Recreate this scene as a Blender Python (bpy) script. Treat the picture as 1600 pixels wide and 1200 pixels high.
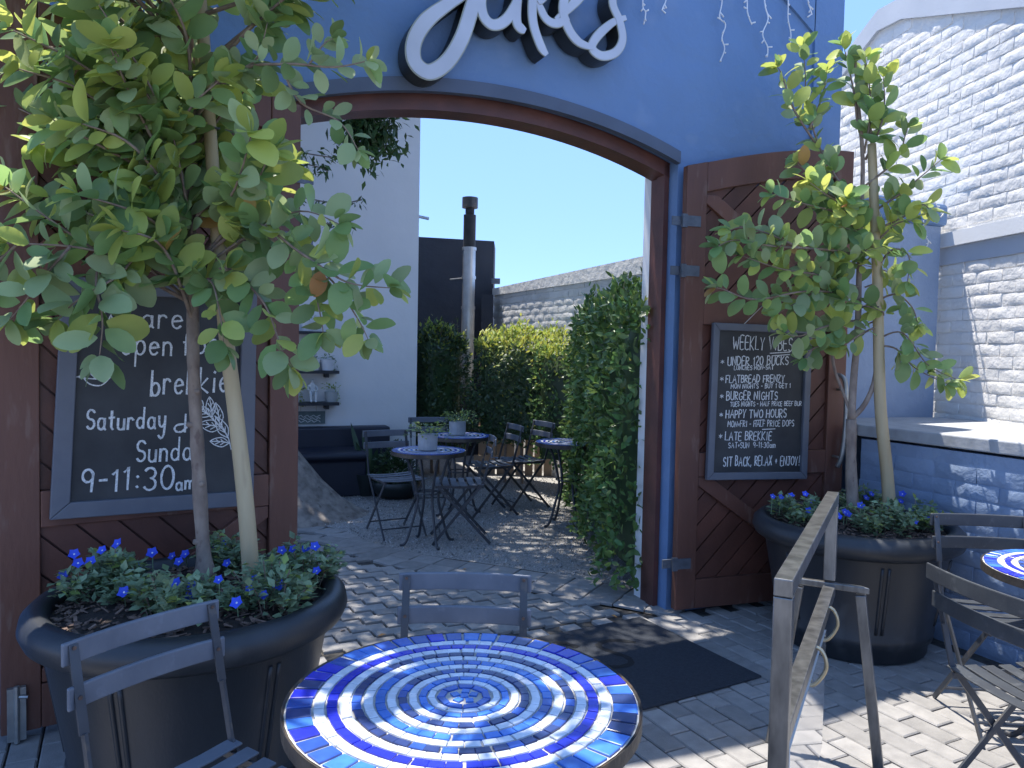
import bpy, math, random
from mathutils import Vector, Matrix, Euler
random.seed(11)
S = bpy.context.scene
COL = S.collection
for o in list(bpy.data.objects): bpy.data.objects.remove(o)

# ---------------------------------------------------------------- camera
F_PX, CAM_H, PITCH, ROLL = 1202.0, 1.5, math.radians(2.38), 0.02
cam = bpy.data.cameras.new('camera'); cam_o = bpy.data.objects.new('camera', cam); COL.objects.link(cam_o)
cam.sensor_fit = 'HORIZONTAL'; cam.sensor_width = 36.0; cam.lens = 36.0 * F_PX / 1600.0
cam.clip_start = 0.05; cam.clip_end = 3000
cam_o.matrix_world = Matrix.Translation((0, 0, CAM_H)) @ Matrix.Rotation(math.pi/2 - PITCH, 4, 'X') @ Matrix.Rotation(ROLL, 4, 'Z')
S.camera = cam_o
S.render.resolution_x, S.render.resolution_y = 1024, 768
# ---------------------------------------------------------------- light
SUN_AZ, SUN_EL = math.radians(-48), math.radians(73)
w = bpy.data.worlds.new('World'); S.world = w; w.use_nodes = True
nt = w.node_tree; bg = nt.nodes['Background']
sky = nt.nodes.new('ShaderNodeTexSky'); sky.sky_type = 'NISHITA'; sky.sun_disc = False
sky.sun_elevation = SUN_EL; sky.sun_rotation = SUN_AZ; sky.altitude = 50; sky.air_density = 0.1; sky.dust_density = 0.0; sky.ozone_density = 0.4
gm = nt.nodes.new('ShaderNodeGamma'); gm.inputs[1].default_value = 0.2
hs_ = nt.nodes.new('ShaderNodeHueSaturation'); hs_.inputs['Saturation'].default_value = 3.2; hs_.inputs['Value'].default_value = 2.25; hs_.inputs['Hue'].default_value = 0.515
nt.links.new(sky.outputs[0], gm.inputs[0]); nt.links.new(gm.outputs[0], hs_.inputs['Color']); nt.links.new(hs_.outputs[0], bg.inputs[0]); bg.inputs[1].default_value = 0.15
sl = bpy.data.lights.new('sun', 'SUN'); sl.energy = 2.0; sl.angle = math.radians(0.55); sl.color = (1.0, 0.95, 0.87)
so = bpy.data.objects.new('sun', sl); COL.objects.link(so)
sd = Vector((math.sin(SUN_AZ)*math.cos(SUN_EL), math.cos(SUN_AZ)*math.cos(SUN_EL), math.sin(SUN_EL)))
so.rotation_euler = sd.to_track_quat('Z', 'Y').to_euler(); so.location = (0, 0, 12)
S.view_settings.view_transform = 'Standard'; S.view_settings.look = 'None'
S.view_settings.exposure = 2.27; S.view_settings.gamma = 1.0; S.view_settings.use_curve_mapping = False
S.cycles.max_bounces = 8; S.cycles.transmission_bounces = 6

# ---------------------------------------------------------------- pixel helpers (1600x1200 photo pixels -> directions)
def ray(px, py):
    x = (px-800)/F_PX; y = -(py-600)/F_PX
    c, s = math.cos(ROLL), math.sin(ROLL)
    xr, yr = c*x - s*y, s*x + c*y
    return Vector((xr, math.cos(PITCH) + math.sin(PITCH)*yr, -math.sin(PITCH) + math.cos(PITCH)*yr))
CAM = Vector((0, 0, CAM_H))
def gz(px, py, z=0.0):
    d = ray(px, py); return CAM + d*((z-CAM_H)/d.z)
def gy(px, py, Y):
    d = ray(px, py); return CAM + d*(Y/d.y)
def on_plane(px, py, o, n):
    d = ray(px, py); o = Vector(o); n = Vector(n); return CAM + d*((o-CAM).dot(n)/d.dot(n))
def proj(p):
    q = Vector(p)-CAM
    z = q.y*math.cos(PITCH) - q.z*math.sin(PITCH)
    if z < 0.05: return None
    x = q.x/z; y = (q.y*math.sin(PITCH)+q.z*math.cos(PITCH))/z
    c, s = math.cos(ROLL), math.sin(ROLL)
    return 800+F_PX*(c*x+s*y), 600-F_PX*(-s*x+c*y)
def prominence(p):
    q = proj(p); d = (Vector(p)-CAM).length
    if q is None: return -100-d
    if -30 < q[0] < 1630 and -30 < q[1] < 1230: return 1.0/d
    return -d

# ---------------------------------------------------------------- materials
def mat(name, c1, c2=None, rough=0.7, scale=6.0, bump=0.0, bscale=40.0, metal=0.0, rand=0.0, trans=0.0,
        tcol=None, spec=0.5, detail=6.0, coat=0.0, bump2=0.0, b2scale=4.0, speck=None, speck_scale=60, speck_amt=0.5, stretch=None, hue_rand=0.0):
    m = bpy.data.materials.new(name); m.use_nodes = True
    t = m.node_tree; N = t.nodes; L = t.links; b = N['Principled BSDF']; out = N['Material Output']
    b.inputs['Roughness'].default_value = rough; b.inputs['Metallic'].default_value = metal
    b.inputs['Specular IOR Level'].default_value = spec; b.inputs['Coat Weight'].default_value = coat
    tc = N.new('ShaderNodeNewGeometry'); vec = tc.outputs['Position']
    if stretch:
        mp = N.new('ShaderNodeMapping'); mp.inputs['Scale'].default_value = stretch; L.new(vec, mp.inputs[0]); vec = mp.outputs[0]
    c2 = c2 or tuple(x*0.8 for x in c1)
    nz = N.new('ShaderNodeTexNoise'); nz.inputs['Scale'].default_value = scale; nz.inputs['Detail'].default_value = detail
    L.new(vec, nz.inputs['Vector'])
    rp = N.new('ShaderNodeValToRGB'); rp.color_ramp.elements[0].position = 0.32; rp.color_ramp.elements[1].position = 0.68
    rp.color_ramp.elements[0].color = (*c2, 1); rp.color_ramp.elements[1].color = (*c1, 1)
    L.new(nz.outputs[0], rp.inputs[0]); colr = rp.outputs[0]
    if speck:
        n2 = N.new('ShaderNodeTexNoise'); n2.inputs['Scale'].default_value = speck_scale; n2.inputs['Detail'].default_value = 3
        L.new(vec, n2.inputs['Vector'])
        r2 = N.new('ShaderNodeValToRGB'); r2.color_ramp.elements[0].position = 0.60; r2.color_ramp.elements[1].position = 0.70
        r2.color_ramp.elements[0].color = (0, 0, 0, 1); r2.color_ramp.elements[1].color = (speck_amt,)*3 + (1,)
        L.new(n2.outputs[0], r2.inputs[0])
        mx = N.new('ShaderNodeMixRGB'); L.new(r2.outputs[0], mx.inputs[0]); L.new(colr, mx.inputs[1]); mx.inputs[2].default_value = (*speck, 1); colr = mx.outputs[0]
    if rand or hue_rand:
        oi = N.new('ShaderNodeObjectInfo'); ge = N.new('ShaderNodeNewGeometry')
        ad = N.new('ShaderNodeMath'); ad.operation = 'ADD'; L.new(oi.outputs['Random'], ad.inputs[0]); L.new(ge.outputs['Random Per Island'], ad.inputs[1])
        fr = N.new('ShaderNodeMath'); fr.operation = 'FRACT'; L.new(ad.outputs[0], fr.inputs[0])
        hs = N.new('ShaderNodeHueSaturation')
        mr = N.new('ShaderNodeMapRange'); mr.inputs[3].default_value = 1-rand; mr.inputs[4].default_value = 1+rand
        L.new(fr.outputs[0], mr.inputs[0]); L.new(mr.outputs[0], hs.inputs['Value'])
        if hue_rand:
            m7 = N.new('ShaderNodeMath'); m7.operation = 'MULTIPLY'; m7.inputs[1].default_value = 7.31; L.new(fr.outputs[0], m7.inputs[0])
            f7 = N.new('ShaderNodeMath'); f7.operation = 'FRACT'; L.new(m7.outputs[0], f7.inputs[0])
            mh = N.new('ShaderNodeMapRange'); mh.inputs[3].default_value = 0.5-hue_rand; mh.inputs[4].default_value = 0.5+hue_rand
            L.new(f7.outputs[0], mh.inputs[0]); L.new(mh.outputs[0], hs.inputs['Hue'])
        L.new(colr, hs.inputs['Color']); colr = hs.outputs[0]
    L.new(colr, b.inputs['Base Color'])
    nrm = None
    for st, sc, dist in ((bump2, b2scale, 0.02), (bump, bscale, 0.004)):
        if st:
            bn = N.new('ShaderNodeTexNoise'); bn.inputs['Scale'].default_value = sc; bn.inputs['Detail'].default_value = 5
            L.new(vec, bn.inputs['Vector'])
            bp = N.new('ShaderNodeBump'); bp.inputs['Strength'].default_value = st; bp.inputs['Distance'].default_value = dist
            L.new(bn.outputs[0], bp.inputs['Height'])
            if nrm: L.new(nrm, bp.inputs['Normal'])
            nrm = bp.outputs[0]
    if nrm: L.new(nrm, b.inputs['Normal'])
    if trans:
        tr = N.new('ShaderNodeBsdfTranslucent')
        if tcol: tr.inputs[0].default_value = (*tcol, 1)
        else:
            th = N.new('ShaderNodeHueSaturation'); th.inputs['Value'].default_value = 1.5; th.inputs['Hue'].default_value = 0.485; L.new(colr, th.inputs['Color']); L.new(th.outputs[0], tr.inputs[0])
        if nrm: L.new(nrm, tr.inputs['Normal'])
        ms = N.new('ShaderNodeMixShader'); ms.inputs[0].default_value = trans
        L.new(b.outputs[0], ms.inputs[1]); L.new(tr.outputs[0], ms.inputs[2]); L.new(ms.outputs[0], out.inputs[0])
    return m

M = {}
M['ground'] = mat('ground', (0.42,0.41,0.39), (0.35,0.34,0.325), 0.95, 2.0, 0.5, 60)
M['joint'] = mat('joint_sand', (0.085,0.078,0.068), (0.03,0.028,0.027), 0.95, 30, 0.6, 150)
M['paver'] = mat('paver', (0.285,0.272,0.258), (0.215,0.206,0.197), 0.85, 14, 0.5, 180, rand=0.16, speck=(0.4,0.39,0.375), speck_scale=240, speck_amt=0.35)
M['paver2'] = mat('paver_zigzag', (0.30,0.285,0.265), (0.215,0.205,0.195), 0.85, 14, 0.5, 180, rand=0.18, speck=(0.3,0.29,0.28), speck_scale=240, speck_amt=0.3)
M['blue'] = mat('blue_paint', (0.135,0.225,0.385), (0.112,0.195,0.345), 0.62, 1.1, 0.3, 55, bump2=1.5, b2scale=4, spec=0.35, speck=(0.19,0.27,0.41), speck_scale=3.5, speck_amt=0.35)
M['blue_trim'] = mat('slate_trim', (0.075,0.10,0.15), (0.06,0.08,0.12), 0.6, 5, 0.2, 60)
M['blue_brick'] = mat('blue_brick', (0.25,0.32,0.44), (0.215,0.285,0.405), 0.6, 4, 0.5, 70, bump2=0.5, b2scale=14, rand=0.06)  # paint lightened to stand in for sun that misses the low wall
M['white_brick'] = mat('white_brick', (0.80,0.775,0.735), (0.73,0.71,0.675), 0.75, 5, 0.55, 60, bump2=0.5, b2scale=16, rand=0.05)
M['white_plain'] = mat('white_plain', (0.74,0.745,0.75), (0.68,0.69,0.70), 0.75, 2, 0.2, 60)
M['grey_cap'] = mat('coping_paint', (0.50,0.53,0.58), (0.44,0.475,0.53), 0.7, 3, 0.2, 60)
M['house_white'] = mat('house_plaster', (0.77,0.765,0.755), (0.69,0.69,0.685), 0.8, 1.3, 0.2, 40, bump2=0.5, b2scale=3)
M['back_brick'] = mat('courtyard_brick', (0.70,0.685,0.65), (0.60,0.585,0.555), 0.8, 4, 0.5, 60, bump2=0.5, b2scale=14, rand=0.06)
M['black_wall'] = mat('charcoal_wall', (0.038,0.042,0.052), (0.028,0.031,0.04), 0.75, 3, 0.4, 40, bump2=0.5, b2scale=9)
M['navy_bench'] = mat('navy_bench', (0.014,0.018,0.034), (0.010,0.013,0.026), 0.5, 3, 0.2, 40)
M['wood'] = mat('brown_timber', (0.145,0.062,0.042), (0.10,0.042,0.030), 0.5, 5, 0.35, 60, rand=0.1, stretch=(1,1,0.25), spec=0.4, speck=(0.22,0.15,0.12), speck_scale=22, speck_amt=0.35)
M['plank'] = mat('brown_plank', (0.125,0.049,0.034), (0.08,0.033,0.024), 0.5, 5, 0.35, 60, rand=0.22, spec=0.4)
M['frame_wood'] = mat('frame_timber', (0.125,0.046,0.034), (0.07,0.027,0.021), 0.45, 6, 0.35, 60, rand=0.1)
M['steel_dark'] = mat('dark_bracket', (0.13,0.15,0.18), (0.08,0.09,0.11), 0.5, 20, 0.2, 80, metal=0.4)
M['galv'] = mat('galvanised', (0.42,0.42,0.40), (0.28,0.28,0.27), 0.45, 14, 0.2, 80, metal=0.8)
M['flue'] = mat('flue_steel', (0.55,0.53,0.50), (0.38,0.36,0.33), 0.35, 6, 0.1, 50, metal=0.9)
M['soot'] = mat('flue_soot', (0.03,0.026,0.024), (0.012,0.011,0.011), 0.7, 8, 0.2, 50)
M['board'] = mat('chalkboard', (0.040,0.043,0.046), (0.016,0.018,0.021), 0.62, 5, 0.1, 90)
M['board_frame'] = mat('board_frame', (0.115,0.125,0.15), (0.095,0.104,0.128), 0.55, 8, 0.15, 80)
M['chalk'] = mat('chalk', (0.80,0.82,0.82), (0.55,0.57,0.58), 0.95, 160, 0, 1)
_t = M['chalk'].node_tree; _n = _t.nodes.new('ShaderNodeTexNoise'); _n.inputs['Scale'].default_value = 330; _n.inputs['Detail'].default_value = 2
_r = _t.nodes.new('ShaderNodeValToRGB'); _r.color_ramp.elements[0].position = 0.36; _r.color_ramp.elements[1].position = 0.56; _r.color_ramp.elements[0].color = (0.6,0.6,0.6,1)
_g = _t.nodes.new('ShaderNodeNewGeometry'); _t.links.new(_g.outputs['Position'], _n.inputs['Vector']); _t.links.new(_n.outputs[0], _r.inputs[0]); _t.links.new(_r.outputs[0], _t.nodes['Principled BSDF'].inputs['Alpha'])
M['cord'] = mat('cord', (0.55,0.52,0.46), None, 0.8)
M['pot'] = mat('black_plastic_pot', (0.030,0.033,0.038), (0.016,0.019,0.023), 0.42, 5, 0.15, 120, spec=0.5, speck=(0.075,0.078,0.08), speck_scale=7, speck_amt=0.45, stretch=(1,1,0.45))
M['soil'] = mat('soil', (0.03,0.021,0.016), (0.014,0.010,0.008), 0.95, 60, 0.8, 90)
M['bark_chip'] = mat('bark_chip', (0.20,0.13,0.095), (0.08,0.052,0.04), 0.9, 30, 0.3, 120, rand=0.5)
M['bark'] = mat('young_bark', (0.30,0.24,0.19), (0.17,0.125,0.10), 0.85, 22, 0.5, 90, stretch=(1,1,0.5), speck=(0.10,0.06,0.05), speck_scale=40, speck_amt=0.6)
M['twig'] = mat('twig', (0.26,0.20,0.15), (0.16,0.11,0.085), 0.8, 30, 0.3, 90)
M['stake'] = mat('peeled_pole', (0.46,0.37,0.22), (0.34,0.255,0.14), 0.65, 10, 0.25, 60, stretch=(1,1,0.15), speck=(0.2,0.13,0.07), speck_scale=14, speck_amt=0.4)
M['old_bark'] = mat('old_bark', (0.30,0.26,0.22), (0.12,0.10,0.085), 0.9, 11, 0.9, 40, bump2=0.8, b2scale=9, speck=(0.05,0.04,0.035), speck_scale=18, speck_amt=0.6)
M['leaf'] = mat('waxy_leaf', (0.23,0.34,0.12), (0.155,0.26,0.095), 0.42, 5, 0, 1, rand=0.30, hue_rand=0.02, trans=0.42, spec=0.45)
M['leaf_young'] = mat('young_leaf', (0.42,0.48,0.12), (0.32,0.40,0.10), 0.45, 5, 0, 1, rand=0.18, hue_rand=0.015, trans=0.4, spec=0.4)
M['leaf_sage'] = mat('sage_leaf', (0.33,0.41,0.20), (0.26,0.34,0.165), 0.55, 5, 0, 1, rand=0.2, hue_rand=0.015, trans=0.36, spec=0.35)
M['leaf_orange'] = mat('orange_leaf', (0.50,0.27,0.07), (0.42,0.25,0.10), 0.55, 9, 0, 1, rand=0.25, hue_rand=0.02, trans=0.35)
M['hedge_leaf'] = mat('hedge_leaf', (0.115,0.20,0.055), (0.07,0.14,0.042), 0.4, 3, 0, 1, rand=0.4, hue_rand=0.02, trans=0.3, spec=0.45)
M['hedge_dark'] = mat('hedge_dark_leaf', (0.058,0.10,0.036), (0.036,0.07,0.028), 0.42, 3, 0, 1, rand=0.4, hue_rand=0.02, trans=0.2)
M['hedge_sunlit'] = mat('hedge_sunlit_leaf', (0.33,0.36,0.07), (0.22,0.29,0.055), 0.5, 3, 0, 1, rand=0.3, hue_rand=0.03, trans=0.45)
M['tree_leaf'] = mat('tree_leaf', (0.055,0.11,0.03), (0.035,0.075,0.022), 0.5, 3, 0, 1, rand=0.35, hue_rand=0.015, trans=0.3)
M['herb'] = mat('herb_leaf', (0.24,0.32,0.18), (0.15,0.22,0.12), 0.6, 8, 0, 1, rand=0.35, hue_rand=0.02, trans=0.25)
M['herb_lime'] = mat('herb_lime', (0.30,0.36,0.10), (0.20,0.28,0.07), 0.6, 8, 0, 1, rand=0.3, hue_rand=0.02, trans=0.35)
M['petal'] = mat('blue_petal', (0.035,0.075,0.66), (0.05,0.10,0.75), 0.5, 30, 0, 1, rand=0.2, trans=0.3)
M['petal_eye'] = mat('flower_eye', (0.7,0.72,0.75), None, 0.6)
M['metal_slat'] = mat('slate_blue_paint', (0.145,0.160,0.19), (0.105,0.12,0.148), 0.42, 9, 0.15, 70, spec=0.5, speck=(0.22,0.24,0.28), speck_scale=30, speck_amt=0.25)
M['metal_frame'] = mat('dark_frame_paint', (0.05,0.055,0.065), (0.032,0.036,0.044), 0.42, 9, 0.15, 70, speck=(0.17,0.13,0.09), speck_scale=22, speck_amt=0.3)
M['chair_dark'] = mat('charcoal_chair_paint', (0.05,0.055,0.06), (0.035,0.038,0.044), 0.42, 9, 0.15, 70, speck=(0.16,0.16,0.16), speck_scale=30, speck_amt=0.25)
M['rivet'] = mat('rusty_rivet', (0.16,0.10,0.075), (0.09,0.06,0.05), 0.6, 80, 0, 1, metal=0.4)
M['rim_iron'] = mat('table_rim', (0.10,0.085,0.07), (0.05,0.045,0.042), 0.5, 16, 0.3, 80, metal=0.5, speck=(0.25,0.16,0.09), speck_scale=20, speck_amt=0.4)
M['grout'] = mat('grout', (0.55,0.53,0.48), (0.42,0.40,0.36), 0.9, 60, 0.3, 200)
def tile(n, c, r=0.1): return mat(n, c, tuple(x*0.75 for x in c), 0.27, 30, 0.06, 60, rand=r, spec=0.6)
M['t_white'] = tile('tile_white', (0.72,0.75,0.80), 0.06)
M['t_cobalt'] = tile('tile_cobalt', (0.020,0.030,0.52))
M['t_navy'] = tile('tile_navy', (0.030,0.050,0.16), 0.25)
M['t_blue'] = tile('tile_blue', (0.055,0.19,0.62), 0.2)
M['t_mid'] = tile('tile_mid', (0.04,0.11,0.45), 0.25)
M['mat_rubber'] = mat('doormat', (0.028,0.033,0.043), (0.019,0.023,0.031), 0.95, 60, 0.9, 260)
M['mat_logo'] = mat('doormat_print', (0.008,0.009,0.011), None, 0.95, 60, 0.5, 260)
M['stand'] = mat('stand_steel', (0.26,0.255,0.245), (0.12,0.118,0.115), 0.33, 26, 0.15, 60, metal=0.75, stretch=(1,1,0.3), speck=(0.3,0.29,0.27), speck_scale=25, speck_amt=0.3)
M['hook'] = mat('brass_hook', (0.45,0.40,0.28), None, 0.35, metal=0.9)
M['acrylic'] = mat('glossy_menu_board', (0.78,0.77,0.74), (0.70,0.69,0.67), 0.06, 3, 0, 1, spec=0.9, coat=1.0)
M['sign_face'] = mat('sign_face', (0.50,0.53,0.60), None, 0.45, 3)
M['sign_rim'] = mat('sign_rim', (0.34,0.36,0.30), None, 0.5)
M['sign_side'] = mat('sign_return', (0.028,0.032,0.035), None, 0.4, spec=0.4)
M['wire_white'] = mat('white_wire', (0.75,0.76,0.78), None, 0.5)
M['gravel'] = mat('gravel', (0.36,0.345,0.325), (0.15,0.146,0.14), 0.95, 90, 1.0, 130, speck=(0.5,0.49,0.46), speck_scale=150, speck_amt=0.7, detail=2)
M['pebble'] = mat('pebble', (0.42,0.41,0.395), (0.24,0.235,0.23), 0.9, 30, 0, 1, rand=0.45)
M['cement'] = mat('cement_pot', (0.40,0.41,0.42), (0.31,0.32,0.33), 0.85, 14, 0.35, 60)
M['white_pot'] = mat('white_ceramic', (0.70,0.71,0.72), (0.60,0.61,0.63), 0.4, 8)
M['glass_jar'] = mat('pale_jar', (0.42,0.45,0.45), (0.34,0.37,0.37), 0.15, 8, spec=0.8)
M['plaster_fig'] = mat('plaster_figure', (0.62,0.63,0.62), (0.5,0.51,0.5), 0.7, 20, 0.2, 80)
M['shelf'] = mat('dark_shelf', (0.025,0.028,0.035), None, 0.6)
M['green_sign'] = mat('faded_green_board', (0.14,0.19,0.19), (0.10,0.14,0.145), 0.7, 12)
M['snake'] = mat('snake_leaf', (0.05,0.10,0.045), (0.025,0.055,0.03), 0.45, 14, 0, 1, stretch=(1,1,0.4), rand=0.2, trans=0.1)
M['fence'] = mat('pale_timber', (0.36,0.27,0.19), (0.25,0.18,0.12), 0.8, 8, 0.3, 60, rand=0.2, stretch=(1,1,0.2))
M['dark_pot'] = mat('dark_glazed_pot', (0.022,0.03,0.03), (0.014,0.02,0.02), 0.35, 6)

# ---------------------------------------------------------------- mesh helpers
class MB:
    def __init__(s): s.v = []; s.f = []; s.mi = []; s.cur = 0
    def add(s, vs, fs, T=None):
        b = len(s.v)
        s.v += [tuple(T @ Vector(p)) for p in vs] if T is not None else [tuple(p) for p in vs]
        s.f += [tuple(b+i for i in f) for f in fs]; s.mi += [s.cur]*len(fs); return s
    def box(s, c, d, T=None):
        x, y, z = c; a, b, e = d[0]/2, d[1]/2, d[2]/2
        vs = [(x+i*a, y+j*b, z+k*e) for i in (-1,1) for j in (-1,1) for k in (-1,1)]
        return s.add(vs, [(0,1,3,2),(4,6,7,5),(0,4,5,1),(2,3,7,6),(0,2,6,4),(1,5,7,3)], T)
    def prism(s, poly, h0, h1, T=None):
        n = len(poly)
        a = sum(poly[i][0]*poly[(i+1) % n][1]-poly[(i+1) % n][0]*poly[i][1] for i in range(n))
        if a < 0: poly = poly[::-1]
        vs = [(p[0], p[1], h0) for p in poly] + [(p[0], p[1], h1) for p in poly]
        fs = [tuple(range(n-1, -1, -1)), tuple(range(n, 2*n))] + [(i, (i+1) % n, n+(i+1) % n, n+i) for i in range(n)]
        return s.add(vs, fs, T)
    def tube(s, pts, r, n=8, T=None, cap=True):
        pts = [Vector(p) for p in pts]; m = len(pts); rs = r if isinstance(r, (list, tuple)) else [r]*m
        vs = []; up = None
        for i, p in enumerate(pts):
            d = (pts[min(i+1, m-1)]-pts[max(i-1, 0)])
            d = d.normalized() if d.length > 1e-9 else Vector((0,0,1))
            if up is None:
                up = Vector((0,0,1)) if abs(d.z) < 0.9 else Vector((1,0,0))
            a = d.cross(up)
            if a.length < 1e-6: a = d.orthogonal()
            a.normalize(); b = a.cross(d).normalized(); up = b
            for k in range(n):
                t = 2*math.pi*k/n; vs.append(tuple(p + (a*math.cos(t)+b*math.sin(t))*rs[i]))
        fs = [(i*n+k, i*n+(k+1) % n, (i+1)*n+(k+1) % n, (i+1)*n+k) for i in range(m-1) for k in range(n)]
        if cap: fs += [tuple(range(n-1, -1, -1)), tuple((m-1)*n+k for k in range(n))]
        return s.add(vs, fs, T)
    def bar(s, p, q, w, d, side, T=None):
        """flat bar from p to q; w across 'side' direction, d across the other"""
        p = Vector(p); q = Vector(q); a = (q-p).normalized(); sd_ = Vector(side); sd_ = (sd_-a*sd_.dot(a)).normalized(); t = a.cross(sd_)
        vs = [tuple(e + sd_*(i*w/2) + t*(j*d/2)) for e in (p, q) for i in (-1,1) for j in (-1,1)]
        return s.add(vs, [(0,1,3,2),(4,6,7,5),(0,4,5,1),(2,3,7,6),(0,2,6,4),(1,5,7,3)], T)
    def lathe(s, prof, n=32, T=None):
        m = len(prof); vs = [(r*math.cos(2*math.pi*k/n), r*math.sin(2*math.pi*k/n), z) for r, z in prof for k in range(n)]
        fs = [(i*n+k, i*n+(k+1) % n, (i+1)*n+(k+1) % n, (i+1)*n+k) for i in range(m-1) for k in range(n)]
        return s.add(vs, fs, T)
    def build(s, name, material, parent=None, smooth=False, world=True, bevel=0.0):
        me = bpy.data.meshes.new(name); me.from_pydata(s.v, [], s.f); 
        for mm in (material if isinstance(material, (list, tuple)) else [material]): me.materials.append(mm)
        if isinstance(material, (list, tuple)): me.polygons.foreach_set('material_index', s.mi)
        if smooth: me.polygons.foreach_set('use_smooth', [True]*len(me.polygons))
        me.update()
        o = bpy.data.objects.new(name, me); COL.objects.link(o)
        if parent:
            o.parent = parent
            if world: o.matrix_parent_inverse = parent.matrix_basis.inverted()
        if bevel:
            bv = o.modifiers.new('bevel', 'BEVEL'); bv.width = bevel; bv.segments = 2; bv.limit_method = 'ANGLE'
        if smooth == 'auto':
            pass
        return o
def tag(o, label=None, cat=None, group=None, kind=None):
    if label: o['label'] = label
    if cat: o['category'] = cat
    if group: o['group'] = group
    if kind: o['kind'] = kind
    return o
def thing(name, label, cat, loc=(0,0,0), rz=0.0, group=None):
    o = bpy.data.objects.new(name, None); COL.objects.link(o); o.empty_display_size = 0.1
    o.matrix_basis = Matrix.Translation(loc) @ Matrix.Rotation(rz, 4, 'Z')
    return tag(o, label, cat, group)
def copy_thing(src, loc, rz, label, group=None):
    r = src.copy(); COL.objects.link(r); r.matrix_basis = Matrix.Translation(loc) @ Matrix.Rotation(rz, 4, 'Z'); r['label'] = label
    if group: r['group'] = group
    for ch in src.children:
        c = ch.copy(); COL.objects.link(c); c.parent = r
        for g in ch.children:
            d = g.copy(); COL.objects.link(d); d.parent = c
    return r
def pieces(parent, name, variants, insts, limit=300, stuff=None, world=True):
    """variants: list of (verts, faces, material); insts: (variant, matrix in world space). Largest in view become objects, the rest one stuff part."""
    insts = sorted(insts, key=lambda t: -prominence(t[1].translation))
    inv = parent.matrix_basis.inverted()
    meshes = {}
    for vi, T in insts[:limit]:
        if vi not in meshes:
            me = bpy.data.meshes.new(name); me.from_pydata(variants[vi][0], [], variants[vi][1]); me.materials.append(variants[vi][2]); me.update(); meshes[vi] = me
            if len(variants[vi]) > 3: me.polygons.foreach_set('use_smooth', [True]*len(me.polygons))
        o = bpy.data.objects.new(name, meshes[vi]); COL.objects.link(o); o.parent = parent
        o.matrix_parent_inverse = inv; o.matrix_basis = T
    if len(insts) > limit:
        ml = []; mb = MB()
        for vi, T in insts[limit:]:
            mt = variants[vi][2]
            if mt not in ml: ml.append(mt)
            mb.cur = ml.index(mt); mb.add(variants[vi][0], variants[vi][1], T)
        o = mb.build(stuff or name+'_mass', ml, parent, smooth=len(variants[0]) > 3); o['kind'] = 'stuff'; return o
def frame_T(o, x, z):
    """matrix with local x along x, local z along z, origin o"""
    x = Vector(x).normalized(); z = Vector(z).normalized(); y = z.cross(x).normalized(); x = y.cross(z)
    T = Matrix((x, y, z)).transposed().to_4x4(); T.translation = Vector(o); return T
def aim_T(p, d, n, scale=1.0, wide=1.0):
    """leaf matrix: local Y along d, local Z near n"""
    y = Vector(d).normalized(); n = Vector(n); x = y.cross(n)
    if x.length < 1e-5: x = y.orthogonal()
    x.normalize(); z = x.cross(y)
    T = Matrix((x*scale*wide, y*scale, z*scale)).transposed().to_4x4(); T.translation = Vector(p); return T
def rnd(a, b): return random.uniform(a, b)
def rvec(): 
    while True:
        v = Vector((rnd(-1,1), rnd(-1,1), rnd(-1,1)))
        if 0.05 < v.length < 1: return v.normalized()
def clip_poly(poly, xmin, xmax, ymin, ymax):
    def cl(ps, ins, inter):
        out = []
        for i in range(len(ps)):
            a, b = ps[i-1], ps[i]
            if ins(b):
                if not ins(a): out.append(inter(a, b))
                out.append(b)
            elif ins(a): out.append(inter(a, b))
        return out
    def ix(v): return lambda a, b: (v, a[1]+(b[1]-a[1])*(v-a[0])/(b[0]-a[0]))
    def iy(v): return lambda a, b: (a[0]+(b[0]-a[0])*(v-a[1])/(b[1]-a[1]), v)
    for ins, it in ((lambda p: p[0] >= xmin-1e-9, ix(xmin)), (lambda p: p[0] <= xmax+1e-9, ix(xmax)), (lambda p: p[1] >= ymin-1e-9, iy(ymin)), (lambda p: p[1] <= ymax+1e-9, iy(ymax))):
        if poly: poly = cl(poly, ins, it)
    return poly
def smooth_path(pts, k=6):
    pts = [Vector(p) for p in pts]
    if len(pts) < 3: return pts
    out = []
    for i in range(len(pts)-1):
        p0, p1, p2, p3 = pts[max(i-1,0)], pts[i], pts[i+1], pts[min(i+2,len(pts)-1)]
        for j in range(k):
            t = j/k; out.append(0.5*((2*p1)+(p2-p0)*t+(2*p0-5*p1+4*p2-p3)*t*t+(3*p1-p0-3*p2+p3)*t**3))
    return out+[pts[-1]]
def leaf_mesh(width=0.5, fold=0.10, droop=0.12, prof=((0,0.06),(0.10,0.40),(0.26,0.80),(0.48,1.0),(0.70,0.95),(0.87,0.66),(0.97,0.28),(1.0,0.06))):
    vs = []; fs = []
    for t, wd in prof:
        hw = wd*width/2; z = -droop*t*t
        vs += [(-hw, t, z+fold*hw*2), (0, t, z), (hw, t, z+fold*hw*2)]
    for i in range(len(prof)-1):
        a = i*3; fs += [(a, a+1, a+4, a+3), (a+1, a+2, a+5, a+4)]
    return vs, fs
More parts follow.
